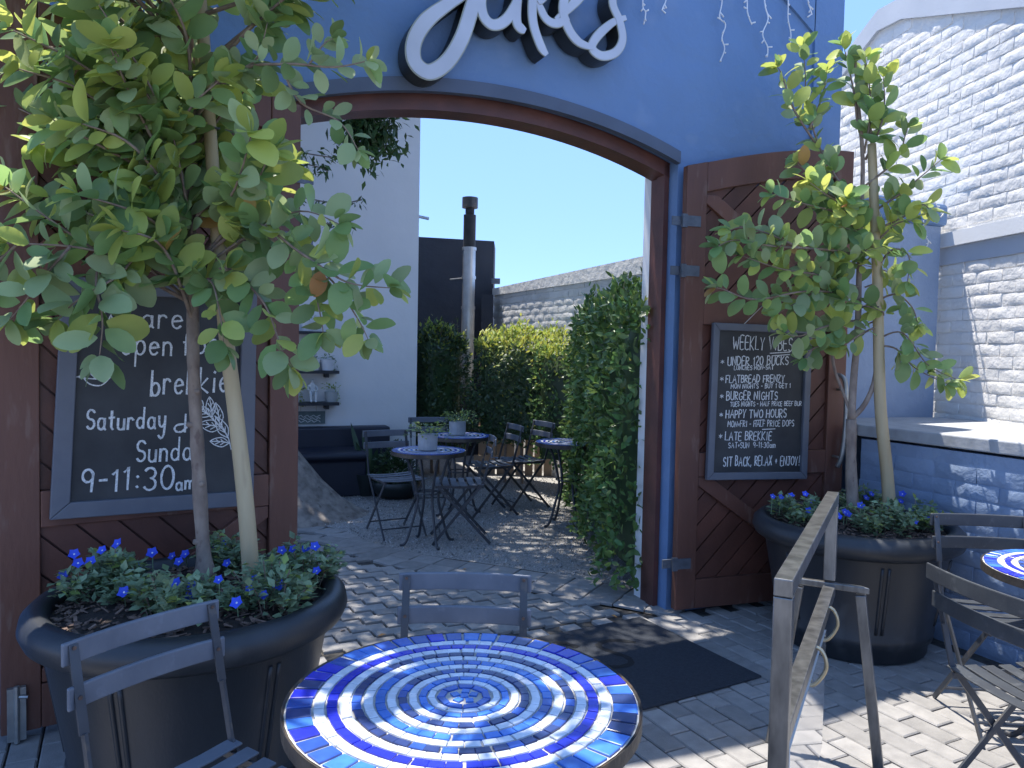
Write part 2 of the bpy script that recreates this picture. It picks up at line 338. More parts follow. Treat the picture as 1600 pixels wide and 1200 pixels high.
# ================================================================ SETTING
DW = Vector((math.cos(math.radians(25)), math.sin(math.radians(25)), 0))      # along the gate wall
NW = Vector((DW.y, -DW.x, 0))                                                   # towards the street
CW = Vector((-0.03, 4.022, 0)) - Vector((0.9063, 0.4226, 0))*0.06                                                  # middle of the gateway
UP = Vector((0, 0, 1))
def W(s, z, off=0.0): return CW + DW*s + NW*off + UP*z
def wall_side(p): return (Vector(p)-CW).dot(NW)                                 # >0 street side
HALF = 1.12
def arch_z(s):
    t = max(-1, min(1, s/HALF)); R_ = (HALF**2+0.19**2)/(2*0.19); return 2.81-R_+math.sqrt(R_*R_-(t*HALF)**2)

g = MB(); g.add([(-400,-400,-0.05),(400,-400,-0.05),(400,400,-0.05),(-400,400,-0.05)], [(0,1,2,3)]); tag(g.build('ground', M['ground']), kind='structure')
g = MB(); g.add([(-6,-1,-0.020),(6,-1,-0.020),(6,9,-0.020),(-6,9,-0.020)], [(0,1,2,3)]); sand = tag(g.build('paving', M['joint']), kind='structure')

# border curve between paving and gravel (photo pixels on the ground)
BIN = [gz(*p) for p in ((300,812),(400,812),(460,816),(520,824),(560,842),(640,862),(760,880),(870,897),(1000,920),(1060,932))]
BOUT = [gz(*p) for p in ((300,850),(400,848),(460,848),(520,852),(575,872),(650,892),(760,912),(870,930),(985,950),(1050,962))]
BIN = smooth_path(BIN, 5); BOUT = smooth_path(BOUT, 5)
gv = MB(); n = len(BIN)
far = [(-9, 14, 0), (6, 14, 0)]
gv.add([(p.x, p.y, -0.004) for p in BIN] + [(6, 14, -0.004), (-9, 14, -0.004)], [tuple(range(n+2))])
gravel = tag(gv.build('gravel_bed', M['gravel']), kind='structure')
def curve_y(C, x):
    for a, b in zip(C, C[1:]):
        if a.x <= x <= b.x: return a.y+(b.y-a.y)*(x-a.x)/(b.x-a.x+1e-9)
    return C[0].y if x < C[0].x else C[-1].y
# pebbles
mb = MB()
oc = ([(1,0,0),(-1,0,0),(0,1,0),(0,-1,0),(0,0,1),(0,0,-1)], [(0,2,4),(2,1,4),(1,3,4),(3,0,4),(2,0,5),(1,2,5),(3,1,5),(0,3,5)])
for i in range(9000):
    x = rnd(-2.0, 1.3); y = rnd(4.8, 9.2)
    if y < curve_y(BIN, x)+0.02: continue
    r = rnd(0.004, 0.009)
    mb.add(oc[0], oc[1], Matrix.Translation((x, y, r*0.3)) @ Euler((rnd(0,3), rnd(0,3), rnd(0,3))).to_matrix().to_4x4() @ Matrix.Diagonal((r*1.3, r, r*0.7, 1)))
tag(mb.build('gravel_stones', M['pebble'], gravel), kind='stuff')

# pavers -------------------------------------------------------
def paver_mesh(l, wd, h=0.03, ch=0.004, zig=0.0):
    if not zig: ring = [(-l/2,-wd/2),(l/2,-wd/2),(l/2,wd/2),(-l/2,wd/2)]
    else: ring = [(-l/2,-wd/2+zig),(0,-wd/2+zig),(0,-wd/2-zig),(l/2,-wd/2-zig),(l/2,wd/2-zig),(0,wd/2-zig),(0,wd/2+zig),(-l/2,wd/2+zig)]
    n = len(ring); cx = 0
    top = [(x*(1-2*ch/l), y*(1-2*ch/wd)) for x, y in ring]
    vs = [(x, y, -h) for x, y in ring]+[(x, y, -ch) for x, y in ring]+[(x, y, 0) for x, y in top]
    fs = [tuple(range(2*n, 3*n))]
    for k in (0, 1): fs += [(k*n+i, k*n+(i+1) % n, (k+1)*n+(i+1) % n, (k+1)*n+i) for i in range(n)]
    return vs, fs
PA = math.radians(63); PD = Vector((math.sin(math.radians(-27)), math.cos(math.radians(-27)), 0)); PE = Vector((PD.y, -PD.x, 0))
ins = []
L_, B_ = 0.205, 0.105
for i in range(-45, 60):
    for j in range(-20, 40):
        p = PE*(i*B_) + PD*(j*L_ + (L_/2 if i % 2 else 0)) + Vector((0, 3, 0))
        if not (-3.2 < p.x < 3.6 and 1.2 < p.y < 5.6): continue
        if wall_side(p) < 0.03 or (wall_side(p) < 0.12 and abs((p-CW).dot(DW)) > 1.2): continue
        if (Vector((2.118,4.63,0))-p).dot(Vector((0.906,0.4226,0))) < 0.13: continue
        T = Matrix.Translation(p+Vector((0,0,rnd(-0.002,0.002)))) @ Matrix.Rotation(math.atan2(PD.y, PD.x)+rnd(-0.012,0.012), 4, 'Z') @ Matrix.Rotation(rnd(-0.006,0.006), 4, 'X') @ Matrix.Rotation(rnd(-0.006,0.006), 4, 'Y')
        ins.append((0, T))
pieces(sand, 'paver', [(*paver_mesh(0.198, 0.098, ch=0.005), M['paver'])], ins, 300, 'paver_field')
ins = []
for i in range(-30, 40):
    for j in range(-25, 30):
        p = PE*(i*0.2 + (0.1 if j % 2 else 0)) + PD*(j*0.104) + Vector((0, 4.6, 0))
        if wall_side(p) > -0.06: continue
        if not (-2.6 < p.x < 1.2): continue
        if p.y > curve_y(BOUT, p.x)-0.04: continue
        T = Matrix.Translation(p+Vector((0,0,rnd(-0.003,0.003)))) @ Matrix.Rotation(math.atan2(PE.y, PE.x)+rnd(-0.02,0.02), 4, 'Z') @ Matrix.Rotation(rnd(-0.012,0.012), 4, 'X')
        ins.append((0, T))
_bp = [Vector((q.x, q.y, -0.016)) for q in BOUT]+[W(1.1, -0.016, -0.05), W(-1.9, -0.016, -0.05)]
cp = tag(MB().add(_bp, [tuple(range(len(_bp)))]).build('courtyard_paving', M['joint']), kind='structure')
pieces(cp, 'zigzag_paver', [(*paver_mesh(0.186, 0.092, zig=0.009), M['paver2'])], ins, 300, 'zigzag_paver_field')
ins = []
for row in (0, 1):
    tot = 0; last = None; step = 0.2 if row else 0.2; acc = 0.1*row
    for k in range(len(BIN)-1):
        a = BIN[k].lerp(BOUT[k], 0.27+0.46*row); b = BIN[k+1].lerp(BOUT[k+1], 0.27+0.46*row)
        seg = (b-a).length; d = (b-a).normalized(); t = step-acc
        while t < seg:
            p = a+d*t
            wd = (BIN[k]-BOUT[k]).length*0.45
            ins.append((0, Matrix.Translation(p+Vector((0,0,0.002+rnd(-0.002,0.002)))) @ Matrix.Rotation(math.atan2(d.y, d.x)+rnd(-0.02,0.02), 4, 'Z') @ Matrix.Diagonal((1, min(1.9, wd/0.1), 1, 1))))
            t += step
        acc = seg-(t-step)
pieces(cp, 'border_paver', [(*paver_mesh(0.192, 0.098), M['paver'])], ins, 300)

# gate wall ----------------------------------------------------
gw = thing('gate_wall', 'tall blue painted gateway wall with an arched opening', 'wall', W(0, 0))
mb = MB(); TH = 0.31; SL, SR = -4.6, 2.37
def wall_top(s):  # unseen rise above the frame, heightened so its shadow covers the paving
    a = abs(s)
    if a > 2.11: return 3.81
    return 3.86 + 1.05*(1-(a/2.11)**1.3)
cols = [SL, -3.6, -2.8, -2.31, -2.11] + [-2.0+0.1*i for i in range(41)] + [2.11, SR]
cols = sorted(set([round(c, 4) for c in cols] + [-HALF, HALF]))
def strip(cs, low):
    vs = []; fs = []
    for c in cs:
        zl, zt = low(c), wall_top(c)
        vs += [W(c, zl, 0), W(c, zt, 0), W(c, zt, -TH), W(c, zl, -TH)]
    for i in range(len(cs)-1):
        a = i*4; b = a+4
        fs += [(a, b, b+1, a+1), (a+1, b+1, b+2, a+2), (a+2, b+2, b+3, a+3), (a+3, b+3, b, a)]
    e = (len(cs)-1)*4
    fs += [(0, 1, 2, 3), (e+3, e+2, e+1, e)]
    mb.add(vs, fs)
strip([c for c in cols if c <= -HALF], lambda s: -0.02)
strip([c for c in cols if -HALF <= c <= HALF], arch_z)
strip([c for c in cols if c >= HALF], lambda s: -0.02)
mb.build('wall_face', M['blue'], gw)
# raised border mouldings near the parapet
mb = MB()
for a, b in zip(cols, cols[1:]):
    if a < 0.4 or b > 2.12: continue
    mb.add([W(a, wall_top(a)-0.34, 0.0), W(b, wall_top(b)-0.34, 0), W(b, wall_top(b)-0.01, 0), W(a, wall_top(a)-0.01, 0), W(a, wall_top(a)-0.34, 0.018), W(b, wall_top(b)-0.34, 0.018), W(b, wall_top(b)-0.01, 0.018), W(a, wall_top(a)-0.01, 0.018)],
           [(4,5,6,7),(0,1,5,4),(3,7,6,2)])
mb.add([W(2.12, 2.4, 0), W(2.36, 2.4, 0), W(2.36, 3.80, 0), W(2.12, 3.80, 0), W(2.12, 2.4, 0.018), W(2.36, 2.4, 0.018), W(2.36, 3.80, 0.018), W(2.12, 3.80, 0.018)], [(4,5,6,7),(0,4,7,3),(1,2,6,5),(0,1,5,4),(3,7,6,2)])
mb.build('parapet_moulding', M['blue'], gw)
mb = MB()
for s0 in [SL+0.3*i for i in range(23)]:
    a, b = s0, min(s0+0.3, SR)
    mb.add([W(a, wall_top(a)+0.001, 0.03), W(b, wall_top(b)+0.001, 0.03), W(b, wall_top(b)+0.001, -TH-0.03), W(a, wall_top(a)+0.001, -TH-0.03),
            W(a, wall_top(a)+0.05, 0.03), W(b, wall_top(b)+0.05, 0.03), W(b, wall_top(b)+0.05, -TH-0.03), W(a, wall_top(a)+0.05, -TH-0.03)], [(0,3,2,1),(4,5,6,7),(0,1,5,4),(2,3,7,6),(1,2,6,5),(0,4,7,3)])
mb.build('coping', M['blue'], gw)
# dark arch trim proud of the wall, timber frame set back in the reveal, pale rear reveal
def arc_band(z0, z1, o0, o1, ext=0.0):
    mb = MB(); N_ = 28; vs = []; fs = []
    for i in range(N_+1):
        s = -HALF-ext + (2*HALF+2*ext)*i/N_; b = arch_z(s)
        vs += [W(s, b+z0, o0), W(s, b+z1, o0), W(s, b+z1, o1), W(s, b+z0, o1)]
    for i in range(N_):
        a = i*4; b = a+4; fs += [(a,b,b+1,a+1),(a+1,b+1,b+2,a+2),(a+2,b+2,b+3,a+3),(a+3,b+3,b,a)]
    fs += [(0,1,2,3),(N_*4+3,N_*4+2,N_*4+1,N_*4)]
    return mb.add(vs, fs)
arc_band(-0.022, 0.045, 0.022, -0.02, 0.0).build('arch_trim', M['blue_trim'], gw)
arc_band(-0.085, -0.003, -0.08, -0.23).build('arch_frame', M['frame_wood'], gw)
arc_band(-0.02, -0.004, -0.233, -TH-0.004).build('rear_arch_lining', M['white_plain'], gw)
for sg in (-1, 1):
    def jamb(o0, o1, w0, w1, nm, mt):
        a, b = sorted((sg*(HALF-w0), sg*(HALF-w1)))
        mb = MB(); vs = [W(s, z, o) for s in (a, b) for o in (o0, o1) for z in (0, arch_z(HALF)+0.0)]
        mb.add(vs, [(0,1,3,2),(4,6,7,5),(0,4,5,1),(2,3,7,6),(0,2,6,4),(1,5,7,3)]); mb.build(nm, mt, gw)
    jamb(-0.08, -0.155, 0.003, 0.035, 'jamb_post', M['frame_wood'])
    jamb(-0.157, -0.23, 0.003, 0.022, 'jamb_post', M['frame_wood'])
    jamb(-0.233, -TH-0.004, 0.003, 0.012, 'rear_jamb_lining', M['white_plain'])
# wing wall
mb = MB(); vs = [W(s, z, o) for s in (SR+0.002, 3.42) for o in (-0.03, -TH) for z in (-0.02, 2.44)]
mb.add(vs, [(0,1,3,2),(4,6,7,5),(0,4,5,1),(2,3,7,6),(0,2,6,4),(1,5,7,3)]); mb.build('wing_wall', M['blue_brick'], gw)
mb = MB(); vs = [W(s, z, o) for s in (SR+0.004, 3.46) for o in (0.0, -TH-0.03) for z in (2.442, 2.60)]
mb.add(vs, [(0,1,3,2),(4,6,7,5),(0,4,5,1),(2,3,7,6),(0,2,6,4),(1,5,7,3)]); mb.build('wing_coping', M['blue'], gw, bevel=0.03)

# bricks -------------------------------------------------------
def brick_variants(l, h, mt, rough=0.006, n=5):
    out = []
    for k in range(n):
        vs = []; nx, nz = 4, 2
        for j in range(nz+1):
            for i in range(nx+1):
                ed = (i in (0, nx)) or (j in (0, nz))
                x = -l/2+l*i/nx + (rnd(-.4,.4)*rough if ed else 0); z = -h/2+h*j/nz + (rnd(-.4,.4)*rough if ed else 0)
                vs.append((x, -(0.0 if ed else 0.004)-rnd(0, rough)*(0.35 if ed else 1.0), z))
        fs = [(j*(nx+1)+i, j*(nx+1)+i+1, (j+1)*(nx+1)+i+1, (j+1)*(nx+1)+i) for j in range(nz) for i in range(nx)]
        b = len(vs); loop = [i for i in range(nx+1)] + [(j)*(nx+1)+nx for j in range(1, nz+1)] + [nz*(nx+1)+i for i in range(nx-1, -1, -1)] + [j*(nx+1) for j in range(nz-1, 0, -1)]
        vs += [vs[i] for i in loop]+[(vs[i][0]*1.02, 0.03, vs[i][2]*1.03) for i in loop]; m_ = len(loop)
        fs += [(b+(i+1) % m_, b+i, b+m_+i, b+m_+(i+1) % m_) for i in range(m_)]
        out.append((vs, fs, mt, True))
    return out
def brick_field(parent, o, d, nrm, length, z0, top, l, h, gap, mt, rough=0.006, prot=0.006, limit=300, skip=None):
    """bricks on a plane: o = start at the base, d along, nrm outwards"""
    d = Vector(d).normalized(); nrm = Vector(nrm).normalized()
    R_ = Matrix((d, -nrm, UP)).transposed().to_4x4()
    V_ = brick_variants(l, h, mt, rough); ins = []; r = 0; z = z0+h/2
    while True:
        rowany = False; s = (l+gap)*(0.5 if r % 2 else 0.0)+l/2
        while s < length-l*0.4:
            if z+h/2 < top(s):
                rowany = True
                if not (skip and skip(s, z)):
                    p = Vector(o)+d*(s+rnd(-.005,.005))+UP*(z+rnd(-.003,.003))+nrm*(rnd(0, prot))
                    ins.append((random.randrange(len(V_)), Matrix.Translation(p) @ R_ @ Matrix.Rotation(rnd(-.012,.012), 4, 'Y') @ Matrix.Rotation(rnd(-.02,.02), 4, 'Z')))
            s += l+gap
        if not rowany: break
        z += h+gap; r += 1
        if r > 120: break
    pieces(parent, 'brick', V_, ins, limit, 'brick_field')
def slab(name, o, d, nrm, length, z0, top, thick, mt, parent, n=12):
    d = Vector(d).normalized(); nrm = Vector(nrm).normalized(); mb = MB(); vs = []; fs = []
    for i in range(n+1):
        s = length*i/n; b = Vector(o)+d*s
        vs += [b+UP*z0, b+UP*top(s), b-nrm*thick+UP*top(s), b-nrm*thick+UP*z0]
    for i in range(n):
        a = i*4; b = a+4; fs += [(a,b,b+1,a+1),(a+1,b+1,b+2,a+2),(a+2,b+2,b+3,a+3),(a+3,b+3,b,a)]
    fs += [(0,1,2,3),(n*4+3,n*4+2,n*4+1,n*4)]
    return mb.add(vs, fs).build(name, mt, parent)

# white brick building on the right (gable end beside the gateway)
D7 = Vector((-0.123, 1, 0)).normalized(); N7 = Vector((-D7.y, D7.x, 0))
O7 = Vector((3.08, 5.48, 0)) - D7*3.2
def gtop(s): return 4.25 - 0.36*abs(s-4.05)
wb = thing('white_brick_building', 'white painted brick building gable with grey coping beside the blue gateway', 'building', O7)
slab('gable_wall', O7, D7, N7, 6.4, -0.02, lambda s: gtop(s), 0.3, M['white_brick'], wb, 16)
brick_field(wb, O7+N7*0.002, D7, N7, 6.4, 0.0, lambda s: gtop(s)-0.03, 0.225, 0.072, 0.009, M['white_brick'], 0.007, 0.004, 300, skip=lambda s, z: 2.16 < z < 2.42)
mb = MB(); n = 20
vs = []; fs = []
for i in range(n+1):
    s = 6.4*i/n; b = O7+D7*s; t = gtop(s)
    vs += [b+N7*0.03+UP*(t-0.02), b+N7*0.03+UP*(t+0.15), b-N7*0.35+UP*(t+0.15), b-N7*0.35+UP*(t-0.02)]
for i in range(n):
    a = i*4; b = a+4; fs += [(a,b,b+1,a+1),(a+1,b+1,b+2,a+2),(a+2,b+2,b+3,a+3),(a+3,b+3,b,a)]
fs += [(0,1,2,3),(n*4+3,n*4+2,n*4+1,n*4)]
mb.add(vs, fs).build('gable_coping', M['grey_cap'], wb)
mb = MB()
for z0, z1, o in ((2.18, 2.30, 0.016), (2.302, 2.40, 0.042)):
    vs = [O7+D7*s+N7*q+UP*z for s in (0, 6.4) for q in (-0.02, o) for z in (z0, z1)]
    mb = MB(); mb.add(vs, [(0,1,3,2),(4,6,7,5),(0,4,5,1),(2,3,7,6),(0,2,6,4),(1,5,7,3)]); mb.build('string_course', M['grey_cap'] if z0 < 2.2 else M['white_plain'], wb)

# low blue wall with a concrete ledge
LW0 = Vector((2.118, 4.63, 0)); DL = Vector((0.4226, -0.9063, 0)); NL = Vector((-0.9063, -0.4226, 0))
lw = thing('low_blue_wall', 'low blue painted brick wall topped by a concrete ledge', 'wall', LW0)
slab('wall_core', LW0, DL, NL, 2.6, -0.02, lambda s: 1.02, 0.85, M['blue_brick'], lw, 2)
brick_field(lw, LW0+NL*0.002, DL, NL, 2.6, 0.0, lambda s: 1.03, 0.235, 0.078, 0.009, M['blue_brick'], 0.007, 0.004, 300)
a = LW0+NL*0.014-DL*0.012; b = LW0+DL*2.6+NL*0.014; c = LW0+DL*2.6-NL*1.2; d = Vector((3.02, 5.36, 0)); e = LW0 - DL*0.5 - NL*0.25
mb = MB(); vs = [p+UP*z for z in (1.035, 1.105) for p in (a, b, c, d, e)]
mb.add(vs, [(4,3,2,1,0),(5,6,7,8,9)]+[(i, (i+1) % 5, 5+(i+1) % 5, 5+i) for i in range(5)]); mb.build('ledge', M['cement'], lw, bevel=0.008)

# courtyard house ----------------------------------------------
DH = Vector((math.cos(math.radians(22)), math.sin(math.radians(22)), 0)); NH = Vector((DH.y, -DH.x, 0))
PH = Vector((-1.08, 8.7, 0))                                                    # right front corner
hs = thing('courtyard_house', 'white plastered house wall at the side of the courtyard', 'building', PH)
def HP(s, z, off=0.0): return PH + DH*s + NH*off + UP*z
def hbox(s0, s1, z0, z1, o0, o1): 
    m_ = MB(); return m_.add([HP(s, z, o) for s in (s0, s1) for o in (o0, o1) for z in (z0, z1)], [(0,1,3,2),(4,6,7,5),(0,4,5,1),(2,3,7,6),(0,2,6,4),(1,5,7,3)])
hbox(-6, 0, -0.02, 5.6, 0, -4).build('plaster_wall', M['house_white'], hs)
hbox(-6.2, 0.16, 5.605, 5.72, 0.22, -4.2).build('roof_slab', M['grey_cap'], hs)
hbox(-0.05, 0.14, 4.25, 4.4, 0.0-0.3, -1.2).build('gutter', M['steel_dark'], hs)
mb = MB(); mb.tube([HP(-0.02, 3.02, -0.1), HP(0.14, 3.0, -0.1)], 0.018, 8); mb.build('overflow_pipe', M['grey_cap'], hs)
# black courtyard building behind with a flue
bb = thing('charcoal_outbuilding', 'charcoal painted outbuilding wall behind the steel flue', 'building', (-0.9, 10.9, 0))
c0 = gy(640, 365, 10.9); c1 = gy(772, 376, 11.0)
mb = MB(); vs = [Vector((x, y+o, z)) for x, y, zt in ((c0.x-1.0, 10.9, c0.z), (c1.x, 11.05, c1.z)) for o in (0, 0.8) for z in (-0.02, zt)]
mb.add(vs, [(0,1,3,2),(4,6,7,5),(0,4,5,1),(2,3,7,6),(0,2,6,4),(1,5,7,3)]); mb.build('outbuilding_wall', M['black_wall'], bb)
c2 = gy(757, 460, 10.7); mb = MB(); mb.box((c2.x+0.04, 10.8, c2.z/2), (0.16, 0.2, c2.z)); mb.build('buttress', M['black_wall'], bb)
c3 = gy(777, 440, 10.95); mb = MB(); mb.box((c3.x-0.02, 10.9, c3.z), (0.12, 0.14, 0.07)); mb.build('gutter_end', M['steel_dark'], bb)
# courtyard boundary brick wall
DB = Vector((math.sin(math.radians(-25)), math.cos(math.radians(-25)), 0)); NB = Vector((-DB.y, DB.x, 0))
B0 = gy(1025, 400, 7.5); B0 = Vector((B0.x, B0.y, 0)) - DB*2.2
def btop(s): return 2.49 - 0.02*s
bw = thing('courtyard_brick_wall', 'pale painted brick boundary wall behind the courtyard hedges', 'wall', B0)
slab('wall_core', B0, DB, NB, 6.1, -0.02, btop, 0.22, M['back_brick'], bw, 8)
brick_field(bw, B0+NB*0.002, DB, NB, 6.1, 0.4, lambda s: btop(s)-0.05, 0.235, 0.078, 0.010, M['back_brick'], 0.008, 0.005, 300)
slab('wall_coping', B0+NB*0.03, DB, NB, 6.1, 2.3, lambda s: btop(s)+0.03, 0.28, M['back_brick'], bw, 8)

# ================================================================ DOORS
def make_door(name, label, hinge, free, sign, board_fn=None):
    """sign: +1 when the free edge lies along +u to the right. u runs from hinge to free edge, front faces the street"""
    h = Vector(hinge); f = Vector(free); u = (f-h).normalized(); Wd = (f-h).length
    nrm = Vector((u.y, -u.x, 0)); 
    if nrm.y > 0: nrm = -nrm
    T = Matrix((u, UP, nrm)).transposed().to_4x4()          # local x=u, y=up, z=out
    T.translation = h + nrm*0.0
    d = thing(name, label, 'door', h)
    def ztop(x): return 2.57 + 0.19*math.sin(math.pi/2*max(0, min(1, x/Wd)))
    st = 0.13; rl = 0.15; z0 = 0.03
    def poly_part(nm, poly, a, b, mt): 
        mb = MB(); mb.prism(poly, a, b, T); return mb.build(nm, mt, d, bevel=0.004)
    poly_part('stile', [(0,z0),(st,z0),(st,ztop(st)-0.001),(0,ztop(0))], 0, 0.05, M['wood'])
    poly_part('stile', [(Wd-st,z0),(Wd,z0),(Wd,ztop(Wd)),(Wd-st,ztop(Wd-st))], 0, 0.05, M['wood'])
    n = 14; xs = [st+0.001+(Wd-2*st-0.002)*i/n for i in range(n+1)]
    poly_part('top_rail', [(x, ztop(x)-0.003) for x in xs]+[(x, ztop(x)-0.17) for x in reversed(xs)], 0.001, 0.049, M['wood'])
    poly_part('bottom_rail', [(st+.001,z0),(Wd-st-.001,z0),(Wd-st-.001,z0+0.17),(st+.001,z0+0.17)], 0.001, 0.049, M['wood'])
    zm0, zm1 = 0.80, 0.94; zn0, zn1 = 1.68, 1.82
    poly_part('middle_rail', [(st+.001,zm0),(Wd-st-.001,zm0),(Wd-st-.001,zm1),(st+.001,zm1)], 0.001, 0.049, M['wood'])
    poly_part('middle_rail', [(st+.001,zn0),(Wd-st-.001,zn0),(Wd-st-.001,zn1),(st+.001,zn1)], 0.001, 0.049, M['wood'])
    for (pa, pb) in ((z0+0.172, zm0-.002), (zm1+.002, zn0-.002), (zn1+.002, 2.60)):
        bw_ = 0.105; x0, x1 = st+.002, Wd-st-.002; span = (x1-x0)+(pb-pa); k = 0
        c = -(pb-pa)
        while c < (x1-x0):
            # plank rises to the right of its own door (hinge low, free high)
            g_ = 0.006
            p = [(x0+c+g_, pa), (x0+c+bw_*1.414-g_, pa), (x0+c+bw_*1.414-g_+(pb-pa), pb), (x0+c+g_+(pb-pa), pb)]
            q = clip_poly(p, x0, x1, pa, pb)
            if pb > 2.5: q = [(x, min(y, ztop(x)-0.10)) for x, y in q]
            if len(q) >= 3:
                mb = MB(); mb.prism(q, 0.006+rnd(0,0.003), 0.026+rnd(-.002,.002), T); mb.build('plank', M['plank'], d)
            c += bw_*1.414
    mb = MB(); mb.prism([(0.02,z0+.02),(Wd-.02,z0+.02),(Wd-.02,2.5),(0.02,2.5)], -0.004, 0.004, T); mb.build('backing', M['plank'], d)
    # braces running against the planks
    for (pa, pb) in ((z0+0.172, zm0), (zn1, 2.42)):
        wb_ = 0.075; q = clip_poly([(st-wb_, pb), (st+wb_, pb), (Wd-st+wb_, pa), (Wd-st-wb_, pa)], st+.002, Wd-st-.002, pa+.002, pb-.002)
        poly_part('brace', q, 0.020, 0.046, M['wood'])
    return d, T, Wd, nrm, ztop
DR_H, DR_F = Vector((0.95, 4.425, 0)), Vector((2.04, 4.785, 0))
DL_H, DL_F = Vector((-0.985, 3.49, 0)), Vector((-1.905, 2.845, 0))
dr, TR, WR, NR, zt_r = make_door('gate_door', 'brown timber gate door with the weekly specials chalkboard, folded open', DR_H, DR_F, 1)
dl, TL, WL, NL_, zt_l = make_door('gate_door', 'brown timber gate door with the weekend breakfast chalkboard, folded open', DL_H, DL_F, -1)
for z in (2.26, 1.98, 0.30):     # hinges of the right door
    mb = MB(); mb.box((0.035, z, 0.053), (0.11, 0.06, 0.008), TR); mb.box((-0.045, z, 0.03), (0.07, 0.05, 0.012), TR); mb.box((-0.012, z, 0.05), (0.03, 0.075, 0.022), TR); mb.build('hinge', M['steel_dark'], dr)
mb = MB(); pts = [TR @ Vector(p) for p in ((WR-0.06,1.40,0.05),(WR-0.06,1.38,0.10),(WR-0.062,1.30,0.125),(WR-0.066,1.1,0.135),(WR-0.075,0.92,0.125),(WR-0.085,0.84,0.10))]
mb.tube(smooth_path(pts, 4), 0.014, 8); mb.tube([TR @ Vector((WR-0.062,1.31,0.05)), TR @ Vector((WR-0.062,1.31,0.12))], 0.008, 6); mb.tube([TR @ Vector((WR-0.079,0.90,0.05)), TR @ Vector((WR-0.079,0.90,0.12))], 0.008, 6); mb.build('pull_handle', M['galv'], dr, smooth=True)
mb = MB(); mb.box((WL-0.05, 0.11, 0.06), (0.06, 0.20, 0.022), TL); mb.tube([TL @ Vector((WL-0.05, 0.22, 0.075)), TL @ Vector((WL-0.05, 0.005, 0.075))], 0.010, 8); mb.tube([TL @ Vector((WL-0.05, 0.18, 0.075)), TL @ Vector((WL-0.085, 0.175, 0.085))], 0.006, 6); mb.build('drop_bolt', M['galv'], dl)
for z in (2.26, 1.98, 0.30):
    mb = MB(); mb.box((0.035, z, 0.053), (0.11, 0.06, 0.008), TL); mb.box((-0.035, z, 0.03), (0.06, 0.05, 0.012), TL); mb.build('hinge', M['steel_dark'], dl)
